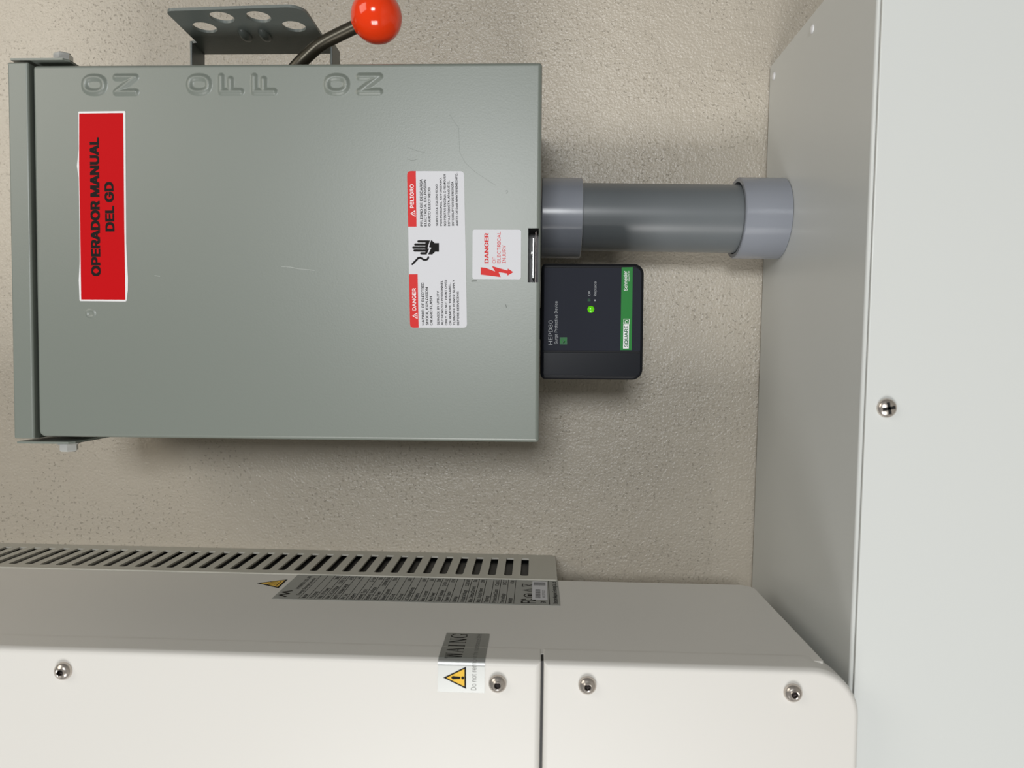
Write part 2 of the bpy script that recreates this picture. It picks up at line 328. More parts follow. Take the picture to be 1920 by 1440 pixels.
    'c': (396, '207 -8 159 -2 117 16 82 46 56 85 40 133 34 187 40 243 56 291 82 330 117 360 159 378 207 384 234 383 260 377 284 368 305 356 324 341 340 322 353 301 362 277 303 262 298 276 290 289 281 301 270 311 257 319 242 325 226 329 207 330 173 325 145 310 124 287 108 258 99 224 96 187 99 151 108 117 124 89 145 66 173 51 207 46 226 48 243 52 258 58 271 66 282 76 292 89 299 102 304 117 363 102 354 78 341 56 325 37 306 21 285 9 261 -1 235 -6'),
    'd': (424, '195 -8 151 -2 111 16 79 45 55 84 39 133 34 189 39 245 55 293 79 332 112 361 151 378 196 384 228 381 253 373 272 360 287 346 298 331 306 319 311 319 311 509 372 509 372 0 313 0 313 59 307 59 298 46 287 31 272 17 252 4 227 -5|205 47 236 51 263 65 284 86 299 115 309 150 312 189 309 229 300 263 284 291 263 312 237 325 205 330 172 325 145 311 124 290 108 261 99 227 96 189 99 151 109 117 124 88 145 66 172 51'),
    'e': (404, '212 -8 161 -2 117 16 82 46 56 85 40 132 34 187 39 242 55 290 81 329 115 359 157 378 205 384 236 382 266 374 294 361 319 341 341 315 357 282 368 242 371 194 371 169 75 169 75 221 338 221 310 202 307 237 298 269 283 294 263 314 237 326 205 330 173 326 146 313 125 294 109 270 99 241 96 211 96 178 100 139 110 106 128 80 151 61 179 50 212 46 234 48 254 53 271 61 285 73 297 88 306 105 365 91 353 63 335 39 311 19 283 4 249 -5'),
    'f': (254, '228 379 228 327 6 327 6 379|81 0 81 432 84 461 96 486 113 505 135 519 161 527 187 530 207 529 222 527 234 524 243 521 227 468 222 470 215 472 206 473 195 474 171 470 154 460 145 443 142 419 142 0'),
    'g': (425, '207 -151 168 -148 134 -140 105 -127 82 -110 64 -91 51 -69 101 -41 110 -53 122 -66 136 -78 154 -88 178 -95 207 -97 249 -92 282 -75 304 -47 311 -6 311 68 306 68 298 56 287 41 272 28 252 16 227 8 195 5 152 10 113 27 80 53 55 90 39 136 34 191 39 246 55 293 80 332 112 361 152 378 196 384 228 382 253 373 273 360 288 346 299 331 308 319 313 319 313 379 372 379 372 -9 367 -54 350 -90 324 -117 291 -136 251 -147|205 59 237 63 264 75 285 95 300 121 309 154 312 193 309 231 300 264 285 291 264 312 237 325 205 330 172 325 145 312 124 290 109 262 99 229 96 193 99 155 109 123 124 96 145 76 172 63'),
    'h': (410, '114 227 114 0 53 0 53 509 114 509 114 287 102 287 124 332 152 362 187 379 227 384 264 380 295 369 321 349 341 321 353 285 357 240 357 0 296 0 296 235 290 275 273 304 246 323 210 329 184 326 161 317 141 303 126 283 117 257'),
    'i': (167, '53 0 53 379 114 379 114 0|84 443 67 446 54 455 44 468 41 483 44 499 54 512 67 521 84 524 100 521 114 512 123 499 126 483 123 468 114 455 100 446'),
    'j': (167, '53 379 114 379 114 -30 111 -63 102 -90 86 -113 65 -129 37 -139 4 -143 -10 -143 -10 -87 2 -87 25 -83 40 -72 50 -54 53 -29|83 443 67 446 53 455 44 468 41 483 44 499 53 512 67 521 83 524 100 521 114 512 123 499 126 483 123 468 114 455 100 446'),
    'k': (381, '110 137 110 212 121 212 284 379 360 379 184 199 177 199|53 0 53 509 114 509 114 0|294 0 148 186 191 229 372 0'),
    'l': (189, '139 -2 101 3 74 20 58 47 53 84 53 509 114 509 114 99 115 77 120 62 130 54 146 52 154 52 160 53 165 53 170 54 181 3 172 1 162 -1 151 -2'),
    'm': (610, '53 0 53 379 112 379 112 295 108 295 118 323 132 346 151 363 172 376 195 384 219 386 257 380 287 361 309 331 321 295 312 295 322 321 337 343 357 361 381 375 407 383 437 386 468 383 497 372 522 354 541 328 553 296 557 255 557 0 496 0 496 254 490 289 473 313 447 326 419 330 395 328 374 320 358 307 345 290 338 270 335 247 335 0 274 0 274 260 269 288 253 311 229 326 199 330 178 328 158 320 140 307 126 289 117 266 114 238 114 0'),
    'n': (410, '114 227 114 0 53 0 53 379 112 379 112 287 102 287 124 332 152 362 187 379 227 384 264 380 295 369 321 349 341 321 353 285 357 240 357 0 296 0 296 235 290 275 273 304 246 323 210 329 184 326 161 317 141 303 126 283 117 257'),
    'o': (415, '207 -8 159 -2 117 16 82 46 56 85 40 133 34 187 40 243 56 291 82 330 117 360 159 378 207 384 256 378 299 360 333 330 359 291 376 243 381 187 376 133 359 85 333 46 299 16 256 -2|207 46 242 51 270 66 292 89 307 117 316 151 319 187 316 224 307 258 292 287 270 310 242 325 207 330 173 325 145 310 124 287 108 258 99 224 96 187 99 151 108 117 124 89 145 66 173 51'),
    'p': (424, '53 -143 53 379 112 379 112 319 118 319 126 331 137 346 152 360 171 373 197 381 229 384 274 378 313 361 345 332 370 293 385 245 390 189 385 133 370 84 346 45 313 16 274 -2 229 -8 198 -5 173 4 153 17 138 31 127 46 118 59 114 59 114 -143|220 47 253 51 279 66 301 88 316 117 325 151 328 189 325 227 316 261 301 290 280 311 253 325 220 330 188 325 161 312 140 291 125 263 116 229 113 189 116 150 125 115 140 86 162 65 188 51'),
    'q': (424, '372 -143 311 -143 311 59 306 59 298 46 287 31 272 17 252 4 227 -5 195 -8 151 -2 111 16 79 45 55 84 39 133 34 189 39 245 55 293 79 332 112 361 151 378 196 384 228 381 253 373 272 360 287 346 298 331 307 319 313 319 313 379 372 379|205 47 236 51 263 65 284 86 299 115 309 150 312 189 309 229 300 263 284 291 263 312 237 325 205 330 172 325 145 311 124 290 108 261 99 227 96 189 99 151 109 117 124 88 145 66 172 51'),
    'r': (259, '53 0 53 379 112 379 112 321 115 321 130 347 152 367 181 380 213 385 221 385 229 384 237 384 243 384 243 322 239 323 230 324 219 325 207 326 182 323 159 315 140 301 126 284 117 262 114 237 114 0'),
    's': (365, '182 -8 145 -5 112 3 84 18 62 38 45 63 36 94 94 107 105 79 124 60 150 49 181 45 217 50 244 62 262 81 268 103 265 121 254 136 237 147 212 155 149 170 104 186 72 208 53 237 47 274 51 305 65 332 87 354 115 370 149 381 187 384 223 381 254 372 279 358 299 339 314 316 324 290 268 277 258 298 243 316 219 328 187 333 156 329 131 317 114 299 109 277 112 258 124 243 144 232 172 223 229 209 275 194 306 171 325 142 331 107 326 75 312 47 290 24 260 6 223 -5'),
    't': (227, '204 379 204 327 6 327 6 379|65 471 126 471 126 98 128 76 136 61 150 53 170 50 177 50 185 51 194 52 202 54 213 2 203 -1 192 -3 180 -4 168 -4 125 2 92 21 72 52 65 93'),
    'u': (410, '182 -5 146 -1 115 11 89 31 69 59 57 95 53 139 53 379 114 379 114 144 119 105 137 75 164 56 200 50 226 53 249 62 268 77 283 97 293 122 296 153 296 379 357 379 357 0 298 0 298 92 307 92 286 47 257 17 222 0'),
    'v': (389, '163 0 17 379 84 379 165 155 177 121 187 87 196 53 206 21 184 21 194 53 203 87 213 121 224 155 305 379 371 379 226 0'),
    'w': (567, '138 0 23 379 87 379 133 214 143 177 154 137 165 91 175 41 165 41 175 90 186 135 196 176 206 214 252 379 316 379 362 214 371 176 382 136 392 91 402 41 391 41 402 90 413 135 423 176 434 214 480 379 545 379 429 0 368 0 319 172 312 198 305 225 297 252 291 280 284 309 277 338 291 338 284 309 277 280 270 252 263 225 255 198 248 172 199 0'),
    'x': (379, '21 0 171 218 171 171 29 379 100 379 147 306 164 279 179 253 193 229 207 206 175 206 190 229 202 253 216 279 233 306 282 379 352 379 209 169 209 214 358 0 287 0 231 85 214 112 200 136 187 159 173 182 205 182 191 159 178 136 165 112 148 85 91 0'),
    'y': (389, '47 -139 61 -86 71 -87 88 -90 104 -89 118 -84 130 -74 141 -58 151 -36 163 -1 17 379 84 379 165 155 177 121 187 87 196 53 206 21 184 21 193 53 202 87 212 121 224 155 305 379 371 379 204 -58 191 -85 177 -107 159 -124 139 -136 117 -143 91 -145 77 -145 65 -143 54 -141'),
    'z': (380, '42 0 42 46 254 320 254 323 48 323 48 379 333 379 333 331 126 60 126 56 339 56 339 0'),
    'Í': (300, '31 0 31 57 118 57 118 452 31 452 31 509 269 509 269 452 183 452 183 57 269 57 269 0|124 558 171 659 240 659 174 558'),
}
SPACE_ADV = 188

_g = {}
def glyph(ch):
    """letter outlines -> non-overlapping quads (non-zero winding, cut into horizontal bands)"""
    if ch in _g: return _g[ch]
    adv, raw = GLYPHS[ch]; edges = []; ys = set()
    for part in raw.split('|'):
        n = [int(a) for a in part.split()]; P = list(zip(n[::2], n[1::2]))
        for a, b in zip(P, P[1:] + P[:1]):
            ys.add(a[1])
            if a[1] != b[1]: edges.append((a, b) + ((1,) if a[1] < b[1] else (-1,)))
    lohi = [(min(a[1], b[1]), max(a[1], b[1])) for a, b, _ in edges]
    xat = lambda e, y: e[0][0] + (e[1][0]-e[0][0])*(y-e[0][1])/(e[1][1]-e[0][1])
    for p in range(len(edges)):
        for q in range(p):
            y0, y1 = max(lohi[p][0], lohi[q][0]), min(lohi[p][1], lohi[q][1])
            if y1-y0 > 1:
                d0 = xat(edges[p], y0)-xat(edges[q], y0); d1 = xat(edges[p], y1)-xat(edges[q], y1)
                if d0*d1 < 0: ys.add(y0 + (y1-y0)*d0/(d0-d1))
    ys = sorted(ys); quads = []
    for y0, y1 in zip(ys, ys[1:]):
        if y1-y0 < 1e-3: continue
        ym = (y0+y1)/2; w = 0
        act = sorted((xat(e, ym), k) for k, e in enumerate(edges) if lohi[k][0] < ym < lohi[k][1])
        for x, k in act:
            if w == 0: left = edges[k]
            w += edges[k][2]
            if w == 0:
                r = edges[k]
                quads.append(((xat(left, y0), y0), (xat(r, y0), y0), (xat(r, y1), y1), (xat(left, y1), y1)))
    _g[ch] = (adv, quads); return _g[ch]
def text_mesh(body, bold):
    vs_, fs, x = [], [], 0
    for ch in body:
        if ch == ' ': x += SPACE_ADV; continue
        adv, quads = glyph(ch)
        for q in quads:
            b = len(vs_); vs_ += [(px+x, py) for px, py in q]; fs.append((b, b+1, b+2, b+3))
        x += adv
    return vs_, fs
def cap_height(bold):
    v = [p for q in glyph('H')[1] for p in q]; return min(p[1] for p in v), max(p[1] for p in v)

def add_text(bm, body, p0, p1, h, place, bold=0.0):
    """flat lettering: baseline from p0 to p1 (u, v), capitals h high; bold = overprint shift in cap heights"""
    vs_, fs = text_mesh(body, 0.0)
    x0 = min(v[0] for v in vs_); x1 = max(v[0] for v in vs_); lo, hi = cap_height(0.0)
    d = Vector((p1[0]-p0[0], p1[1]-p0[1])); L = d.length; d.normalize(); n = Vector((-d.y, d.x))
    e = bold*h
    for q, (sx, sy) in enumerate([(0, 0)] if not bold else [(0, 0), (-e, -e*.6), (e, -e*.6), (e, e*.6), (-e, e*.6)]):
        out = []
        for x, y in vs_:
            a = e + (x-x0)/(x1-x0)*(L-2*e) + sx; b = e*.6 + (y-lo)/(hi-lo)*(h-1.2*e) + sy
            out.append(bm.verts.new(place(p0[0]+d.x*a+n.x*b, p0[1]+d.y*a+n.y*b, q*8e-6)))
        for f in fs:
            try: bm.faces.new([out[k] for k in f])
            except ValueError: pass

def add_poly(bm, pts, place):
    bm.faces.new([bm.verts.new(place(u, v)) for u, v in pts])

def add_line(bm, a, b, w, place):
    d = Vector((b[0]-a[0], b[1]-a[1])).normalized(); n = Vector((-d.y, d.x))*w*.5
    add_poly(bm, [(a[0]+n.x, a[1]+n.y), (b[0]+n.x, b[1]+n.y), (b[0]-n.x, b[1]-n.y), (a[0]-n.x, a[1]-n.y)], place)

def add_ring(bm, outer, inner, place):
    a = [bm.verts.new(place(*p)) for p in outer]; b = [bm.verts.new(place(*p)) for p in inner]
    for i in range(len(a)):
        j = (i+1) % len(a); bm.faces.new((a[i], a[j], b[j], b[i]))

def disc(c, r, n=20):
    return [(c[0]+r*math.cos(2*PI*k/n), c[1]+r*math.sin(2*PI*k/n)) for k in range(n)]

def scale_poly(pts, s):
    cx = sum(p[0] for p in pts)/len(pts); cz = sum(p[1] for p in pts)/len(pts)
    return [(cx+(p[0]-cx)*s, cz+(p[1]-cz)*s) for p in pts]

def flat(name, bm, mat, parent):
    me = bpy.data.meshes.new(name); bm.to_mesh(me); bm.free()
    return finish(name, me, mat, parent, smooth=False)

# ------------------------------------------------------------------ structure
wall = box_obj('wall_back', (-2.6, 2.6, 0.0, 0.12, 0.0, 2.8), 'wall')
wall['kind'] = 'structure'; wall['label'] = 'beige stippled plaster wall behind the electrical boxes'
floor = box_obj('floor', (-2.6, 2.6, -3.2, 0.12, -0.1, 0.0), 'floor')
floor['kind'] = 'structure'; floor['label'] = 'grey painted floor below the wall'

# ------------------------------------------------------------------ wireway
WZ = 1.1834
ww = empty('wireway', (0, 0, WZ - 0.25))
tag(ww, 'long light grey sheet metal wireway along the wall below the other boxes', 'wireway')
H = 0.25
def sheet_profile(bm, prof, x0, x1, t):
    """bent sheet: centre profile (y, z) swept along x with thickness t"""
    pts = [Vector(p) for p in prof]; off = []
    for i, p in enumerate(pts):
        d = (pts[min(i+1, len(pts)-1)] - pts[max(i-1, 0)]).normalized(); n = Vector((-d.y, d.x))*t
        off.append(p + n)
    A = [[bm.verts.new((x, p.x, p.y)) for p in pts] for x in (x0, x1)]
    B_ = [[bm.verts.new((x, p.x, p.y)) for p in off] for x in (x0, x1)]
    for k in range(len(pts)-1):
        bm.faces.new((A[0][k], A[1][k], A[1][k+1], A[0][k+1])); bm.faces.new((B_[0][k], B_[0][k+1], B_[1][k+1], B_[1][k]))
        bm.faces.new((A[0][k], A[0][k+1], B_[0][k+1], B_[0][k])); bm.faces.new((A[1][k], B_[1][k], B_[1][k+1], A[1][k+1]))
    for k in (0, len(pts)-1): bm.faces.new((A[0][k], B_[0][k], B_[1][k], A[1][k]))
bm = bmesh.new()
rb = 0.0028
prof = [(-0.0030, H), (-0.2203+rb, H)] + [(-0.2203+rb-rb*math.sin(a), H-rb+rb*math.cos(a)) for a in [.5*PI*k/8 for k in range(1, 9)]] + [(-0.2203, 0.225)]
sheet_profile(bm, prof, -1.6, 0.2825, 0.0015)
from_bm('top_panel', bm, 'wireway', ww, wn=True)
bm = bmesh.new()
add_box(bm, -1.6, 0.2825, -0.2193, -0.002, 0.0, 0.0015)
add_box(bm, -1.6, 0.2825, -0.2203, -0.2188, 0.0, 0.022)
from_bm('bottom_panel', bm, 'wireway', ww, smooth=False)
box_obj('back_panel', (-1.6, 0.2825, -0.0045, -0.0030, 0.0016, H-0.0018), 'wireway', ww)
box_obj('end_plate', (0.2808, 0.2825, -0.2187, -0.003, 0.0016, H-0.0018), 'wireway', ww)
# screwed cover on the front: its upper edge stops just under the rolled lip
bm = bmesh.new(); cushion(bm, -1.6, 0.003, 0.2825, H-0.0016, 0.0012, 0.0007, -0.2219, -0.2236)
cov = from_bm('front_cover', bm, 'wireway', ww, wn=True)
box_obj('cover_gap_shade', (-1.6, 0.2820, -0.2219, -0.2204, 0.006, H-0.0050), 'recess_shade', ww)  # dark strip paints the shade line in the gap below the lip

def screw_head(name, loc, r, h, parent, kind, mat='steel'):
    """screw facing -y: domed head with a hex socket or a cross recess"""
    x, y, z = loc
    bm = bmesh.new()
    sr = r*0.40
    prof = [(r, 0.0), (r, h*.18)] + [(r*math.cos(a)*1.0 + 0, h*.18 + h*.82*math.sin(a)) for a in [.5*PI*k/9 for k in range(1, 7)]]
    if kind == 'hex':
        prof = [p for p in prof if p[0] > sr*1.25] + [(sr*1.12, h*.97), (sr, h*.95)]
    else:
        prof = prof + [(r*.35, h*.99), (0.0, h)]
    add_lathe(bm, prof, (x, y, z), (0, -1, 0), 30)
    o = from_bm(name, bm, mat, parent, angle=50)
    bm = bmesh.new()
    if kind == 'hex':
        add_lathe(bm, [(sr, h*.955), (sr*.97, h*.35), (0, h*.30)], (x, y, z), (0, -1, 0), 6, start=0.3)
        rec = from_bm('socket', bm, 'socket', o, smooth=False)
        ring = bmesh.new()
        add_lathe(ring, [(sr*1.10, h*.965), (sr*1.02, h*.955), (sr*.86, h*.90)], (x, y, z), (0, -1, 0), 30)
        from_bm('socket_rim', ring, mat, o)
    else:
        for a in (0.2, 0.2+PI/2):
            c, s = math.cos(a), math.sin(a)
            u, v = r*.62, r*.15
            q = [(x+c*p*u-s*t*v, z+s*p*u+c*t*v) for p, t in ((-1, -1), (1, -1), (1, 1), (-1, 1))]
            add_prism(bm, q, lambda U, V, d: (U, y-h*1.02+d, V), h*.5)
        from_bm('cross_recess', bm, 'recess_shade', o, smooth=False)  # dark cross on the head, painting the shade of its recess
    return o
screw_head('cover_screw', ((-0.0274, 1.1685)[0], -0.2236, (-0.0274, 1.1685)[1]-(WZ-H)), 0.0064, 0.0040, ww, 'cross')
for (x, y) in ((0.2706, -0.1072), (0.2694, -0.0144)):
    bm = bmesh.new()
    add_lathe(bm, [(0.0036, -0.0002), (0.0034, 0.0006), (0.0026, 0.0012), (0.0012, 0.0015), (0, 0.0016)], (x, y, H), (0, 0, 1), 18)
    from_bm('rivet', bm, 'white', ww)

# ------------------------------------------------------------------ safety switch
sw = empty('safety_switch', (0.0780, 0, 1.3985), -0.015)
tag(sw, 'grey steel double throw safety switch box with red sticker and side handle', 'switch box')
FY = -0.165                                    # cover face
bm = bmesh.new(); add_box(bm, -0.1385, 0.1385, -0.146, -0.004, 0.0015, 0.402, bevel=0.002, seg=3)
from_bm('enclosure', bm, 'box', sw, wn=True)
bm = bmesh.new()
cushion(bm, -0.1413, 0.0, 0.1413, 0.3862, (0.0025, 0.0025, 0.003, 0.005), 0.0032, -0.144, FY, seg=6)
cover = from_bm('cover', bm, 'box', sw, wn=True)
cut = bmesh.new()
n0 = (-0.0212, 0.0093); n1 = (0.0190, 0.0014)
add_box(cut, n0[0], n1[0], FY-0.01, -0.1475, n1[1], n0[1])
boolean_cut(cover, cut, 'recess_shade')  # notch faces coloured near-black in place of shade
box_obj('cover_flange', (n0[0]-0.004, n1[0]+0.004, -0.1570, -0.1462, 0.0002, 0.0012), 'box', sw)
# hasp tab behind the notch
hb = (n0[0]+0.0035, n1[0]-0.0065)
box_obj('hasp_tab', (hb[0], hb[1], -0.1612, -0.150, n1[1]+0.0034, n1[1]+0.0046), 'zinc', sw, bevel=0.0003, seg=2)
box_obj('hasp_lip', (n0[0]+0.0006, n1[0]-0.0006, -0.1575, -0.149, n1[1]+0.0019, n1[1]+0.0024), 'socket', sw)
bm = bmesh.new()
add_lathe(bm, [(0.0016, 0), (0.0016, 0.001), (0, 0.0017)], ((hb[0]*.35+hb[1]*.65), -0.158, n1[1]+0.0046), (0, 0, 1), 14)
from_bm('hasp_rivet', bm, 'zinc', sw)

# hinge cap along the top, with an ear bent down each side
bm = bmesh.new()
cushion(bm, -0.1428, 0.3880, 0.1428, 0.4040, 0.0012, 0.0018, -0.150, FY-0.002)
cap = from_bm('hinge_cap', bm, 'box', sw, wn=True)
box_obj('cap_top', (-0.1428, 0.1428, -0.160, -0.004, 0.4022, 0.4040), 'box', sw, bevel=0.0006, seg=2)
for s in (-1, 1):
    xo = 0.1452*s
    pts = [(-0.1640, 0.4036), (-0.1640, 0.3630), (-0.1600, 0.3600), (-0.090, 0.3600), (-0.075, 0.370), (-0.075, 0.4036)]
    bm = bmesh.new()
    add_prism(bm, pts, lambda u, v, d: (xo + d*s, u, v), 0.0016)
    from_bm('hinge_ear', bm, 'box', sw, smooth=False)
    # zinc hex bolt through the ear
    bm = bmesh.new()
    add_lathe(bm, [(0, 0), (0.0080, 0), (0.0080, 0.0010), (0.0066, 0.0011), (0.0066, 0.0056), (0.0056, 0.0068), (0, 0.0068)],
              (xo + 0.0016*s, -0.1545, 0.3688), (s, 0, 0), 6, start=0.4)
    o = from_bm('hinge_bolt', bm, 'zinc', sw, smooth=False)
    bm = bmesh.new()
    add_box(bm, min(xo+0.0076*s, xo+0.0087*s), max(xo+0.0076*s, xo+0.0087*s), -0.1550, -0.1540, 0.3635, 0.3741)
    from_bm('slot', bm, 'recess_shade', o, smooth=False)  # dark bar on the bolt head paints the shade of its slot

# embossed position letters, pressed out of the cover sheet
def emboss(name, strokes, c, w, h, band, height, parent):
    """strokes: polylines in a unit cell (-.5...5); height field around them"""
    segs = []
    for st in strokes:
        P = [(c[0]+a*(w-band), c[1]+b*(h-band)) for a, b in st]
        segs += list(zip(P, P[1:]))
    def dist(x, z):
        best = 9
        for (ax, az), (bx, bz) in segs:
            dx, dz = bx-ax, bz-az; L = dx*dx+dz*dz
            t = 0 if L == 0 else max(0, min(1, ((x-ax)*dx+(z-az)*dz)/L))
            best = min(best, math.hypot(x-ax-t*dx, z-az-t*dz))
        return best
    step = 0.0005; R = band*0.72
    nx = int((w+band)/step); nz = int((h+band)/step)
    bm = bmesh.new(); g = {}
    def vert(i, j):
        if (i, j) not in g:
            x = c[0]-(w+band)/2+i*step; z = c[1]-(h+band)/2+j*step
            t = max(0.0, 1-dist(x, z)/R); k = t*t*(3-2*t)
            g[i, j] = (bm.verts.new((x, FY+0.00004-height*k, z)), k)
        return g[i, j]
    for i in range(nx):
        for j in range(nz):
            q = [vert(i, j), vert(i+1, j), vert(i+1, j+1), vert(i, j+1)]
            if max(k for _, k in q) > 0: bm.faces.new([v for v, _ in q])
    for v in [v for v in bm.verts if not v.link_faces]: bm.verts.remove(v)
    me = bpy.data.meshes.new(name); bm.to_mesh(me); bm.free()
    return finish(name, me, 'box', parent, angle=80)
SO_ = [[(.5*math.copysign(abs(math.cos(t))**.8, math.cos(t)), .5*math.copysign(abs(math.sin(t))**.8, math.sin(t))) for t in [2*PI*k/20 for k in range(21)]]]
SN = [[(-.5, -.5), (-.5, .5), (.5, -.5), (.5, .5)]]
SF = [[(-.5, -.5), (-.5, .5), (.5, .5)], [(-.5, .02), (.3, .02)]]
for st, c in ((SO_, (0.1261, 0.3381)), (SN, (0.1260, 0.3139)), (SO_, (0.1259, 0.2579)), (SF, (0.1260, 0.2335)), (SF, (0.1259, 0.2083)),
              (SO_, (0.1254, 0.1534)), (SN, (0.1255, 0.1286))):
    emboss('embossed_letter', st, c, 0.0158, 0.0196, 0.0048, 0.0014, cover)
emboss('embossed_letter', SO_, (-0.0463, 0.3434), 0.0072, 0.0080, 0.0022, 0.0005, cover)

def bface(e):                                  # on the cover face, e proud of it
    return lambda u, v, k=0.0: (u, FY - e - k, v)
def bprism(pts, name, mat, parent, e0=0.0, t=0.00022):
    bm = bmesh.new(); add_prism(bm, pts, lambda u, v, d: (u, FY - e0 - d, v), t)
    return from_bm(name, bm, mat, parent, smooth=False)
PX = 0.0004007                                 # metres on the cover per photo-sized step, used for letter heights

# red sticker
red_out = [(0.1058, 0.3506), (0.1061, 0.3501), (0.1064, 0.3149), (0.1058, 0.3143), (0.0689, 0.3146), (0.0076, 0.3149), (-0.0196, 0.3139), (-0.0282, 0.3141), (-0.0363, 0.3151), (-0.0371, 0.3161), (-0.0369, 0.3512), (-0.0361, 0.3518), (-0.0209, 0.3522), (-0.0073, 0.3513), (0.0199, 0.3510), (0.0567, 0.3511), (0.0653, 0.3523), (0.0776, 0.3508)]
stk = bprism(red_out, 'sticker', 'white', sw); stk['label'] = 'red sticker with white edge and black capitals'
bm = bmesh.new(); add_poly(bm, [(0.1047, 0.3500), (0.1049, 0.3160), (0.0199, 0.3162), (-0.0357, 0.3160), (-0.0357, 0.3505), (0.0199, 0.3505), (0.0567, 0.3507), (0.0690, 0.3506)], bface(0.00026))
flat('red_field', bm, 'red', stk)
bm = bmesh.new()
add_text(bm, 'OPERADOR MANUAL', (-0.0179, 0.3350), (0.0868, 0.3350), 59/3.272*PX, bface(0.00032), 0.085)
add_text(bm, 'DEL GD', (0.0160, 0.3238), (0.0534, 0.3242), 57/3.272*PX, bface(0.00032), 0.085)
flat('lettering', bm, 'black', stk)

# old scratches and smudges in the paint
def scuff(pts, w, mat):
    bm = bmesh.new()
    for a, b in zip(pts, pts[1:]): add_line(bm, a, b, w, bface(0.00006))
    flat('scratch', bm, mat, cover)
scuff([(-0.0101, 0.1955), (-0.0105, 0.1886), (-0.0117, 0.1825), (-0.0129, 0.1703)], 0.00035, 'scratch')
scuff([(-0.0173, 0.2933), (-0.0177, 0.2891)], 0.0005, 'scratch')
scuff([(0.1028, 0.0686), (0.0930, 0.0617), (0.0753, 0.0609), (0.0675, 0.0568), (0.0608, 0.0496), (0.0505, 0.0336)], 0.00016, 'smudge')
scuff([(0.0790, 0.1000), (0.0766, 0.0936), (0.0746, 0.0868)], 0.0002, 'smudge')
scuff([(0.0703, 0.1000), (0.0691, 0.0968), (0.0699, 0.0928)], 0.0002, 'smudge')
scuff([(0.0462, 0.0268), (0.0470, 0.0252), (0.0458, 0.0248), (0.0446, 0.0260)], 0.0003, 'smudge')
scuff([(-0.0378, 0.0258), (-0.0402, 0.0250)], 0.0008, 'smudge')
scuff([(-0.0204, 0.0515), (-0.0200, 0.0475)], 0.0012, 'smudge')

# bilingual danger label
def quad_round(p, r=0.003):
    """rounded outline through four corners: upper-left, upper-right, lower-right, lower-left"""
    out = []; n = len(p); rs = r if isinstance(r, tuple) else (r,)*n
    for i in range(n):
        r = rs[i]
        a, b, c = Vector(p[i-1]), Vector(p[i]), Vector(p[(i+1) % n])
        u = (a-b).normalized(); w = (c-b).normalized()
        for k in range(6):
            t = k/5; q = b + u*r*(1-t)**2 + w*r*t**2
            out.append((q.x, q.y))
    return out
lab = bprism(quad_round([(0.0612, 0.1003), (0.0611, 0.0576), (-0.0554, 0.0547), (-0.0557, 0.0977)]), 'danger_label', 'label', sw)
lab['label'] = 'white label with red bands and a shocked hand'
bm = bmesh.new()
add_poly(bm, quad_round([(0.0612, 0.1003), (0.0612, 0.0937), (0.0200, 0.0930), (0.0200, 0.0994)], (0.003, 1e-5, 1e-5, 1e-5)), bface(0.00026))
flat('red_band', bm, 'redprint', lab)
bm = bmesh.new()
add_poly(bm, quad_round([(-0.0155, 0.0986), (-0.0154, 0.0921), (-0.0556, 0.0912), (-0.0557, 0.0977)], (1e-5, 1e-5, 1e-5, 0.003)), bface(0.00026))
flat('red_band', bm, 'redprint', lab)
for body, a, b, tri in (('PELIGRO', (0.0338, 0.0951), (0.0515, 0.0953), [(0.0297, 0.0978), (0.0273, 0.0938), (0.0322, 0.0941)]),
                        ('DANGER', (-0.0426, 0.0931), (-0.0259, 0.0934), [(-0.0467, 0.0961), (-0.0491, 0.0920), (-0.0442, 0.0923)])):
    bm = bmesh.new(); add_text(bm, body, a, b, 25/3.6*PX, bface(0.0003), 0.035)
    flat('white_lettering', bm, 'white', lab)
    bm = bmesh.new(); add_ring(bm, tri, scale_poly(tri, 0.66), bface(0.0003))
    c = scale_poly(tri, 0.0)[0]
    add_line(bm, (c[0], c[1]-0.0006), (c[0], c[1]+0.0008), 0.0004, bface(0.0003))
    flat('alert_triangle', bm, 'white', lab)
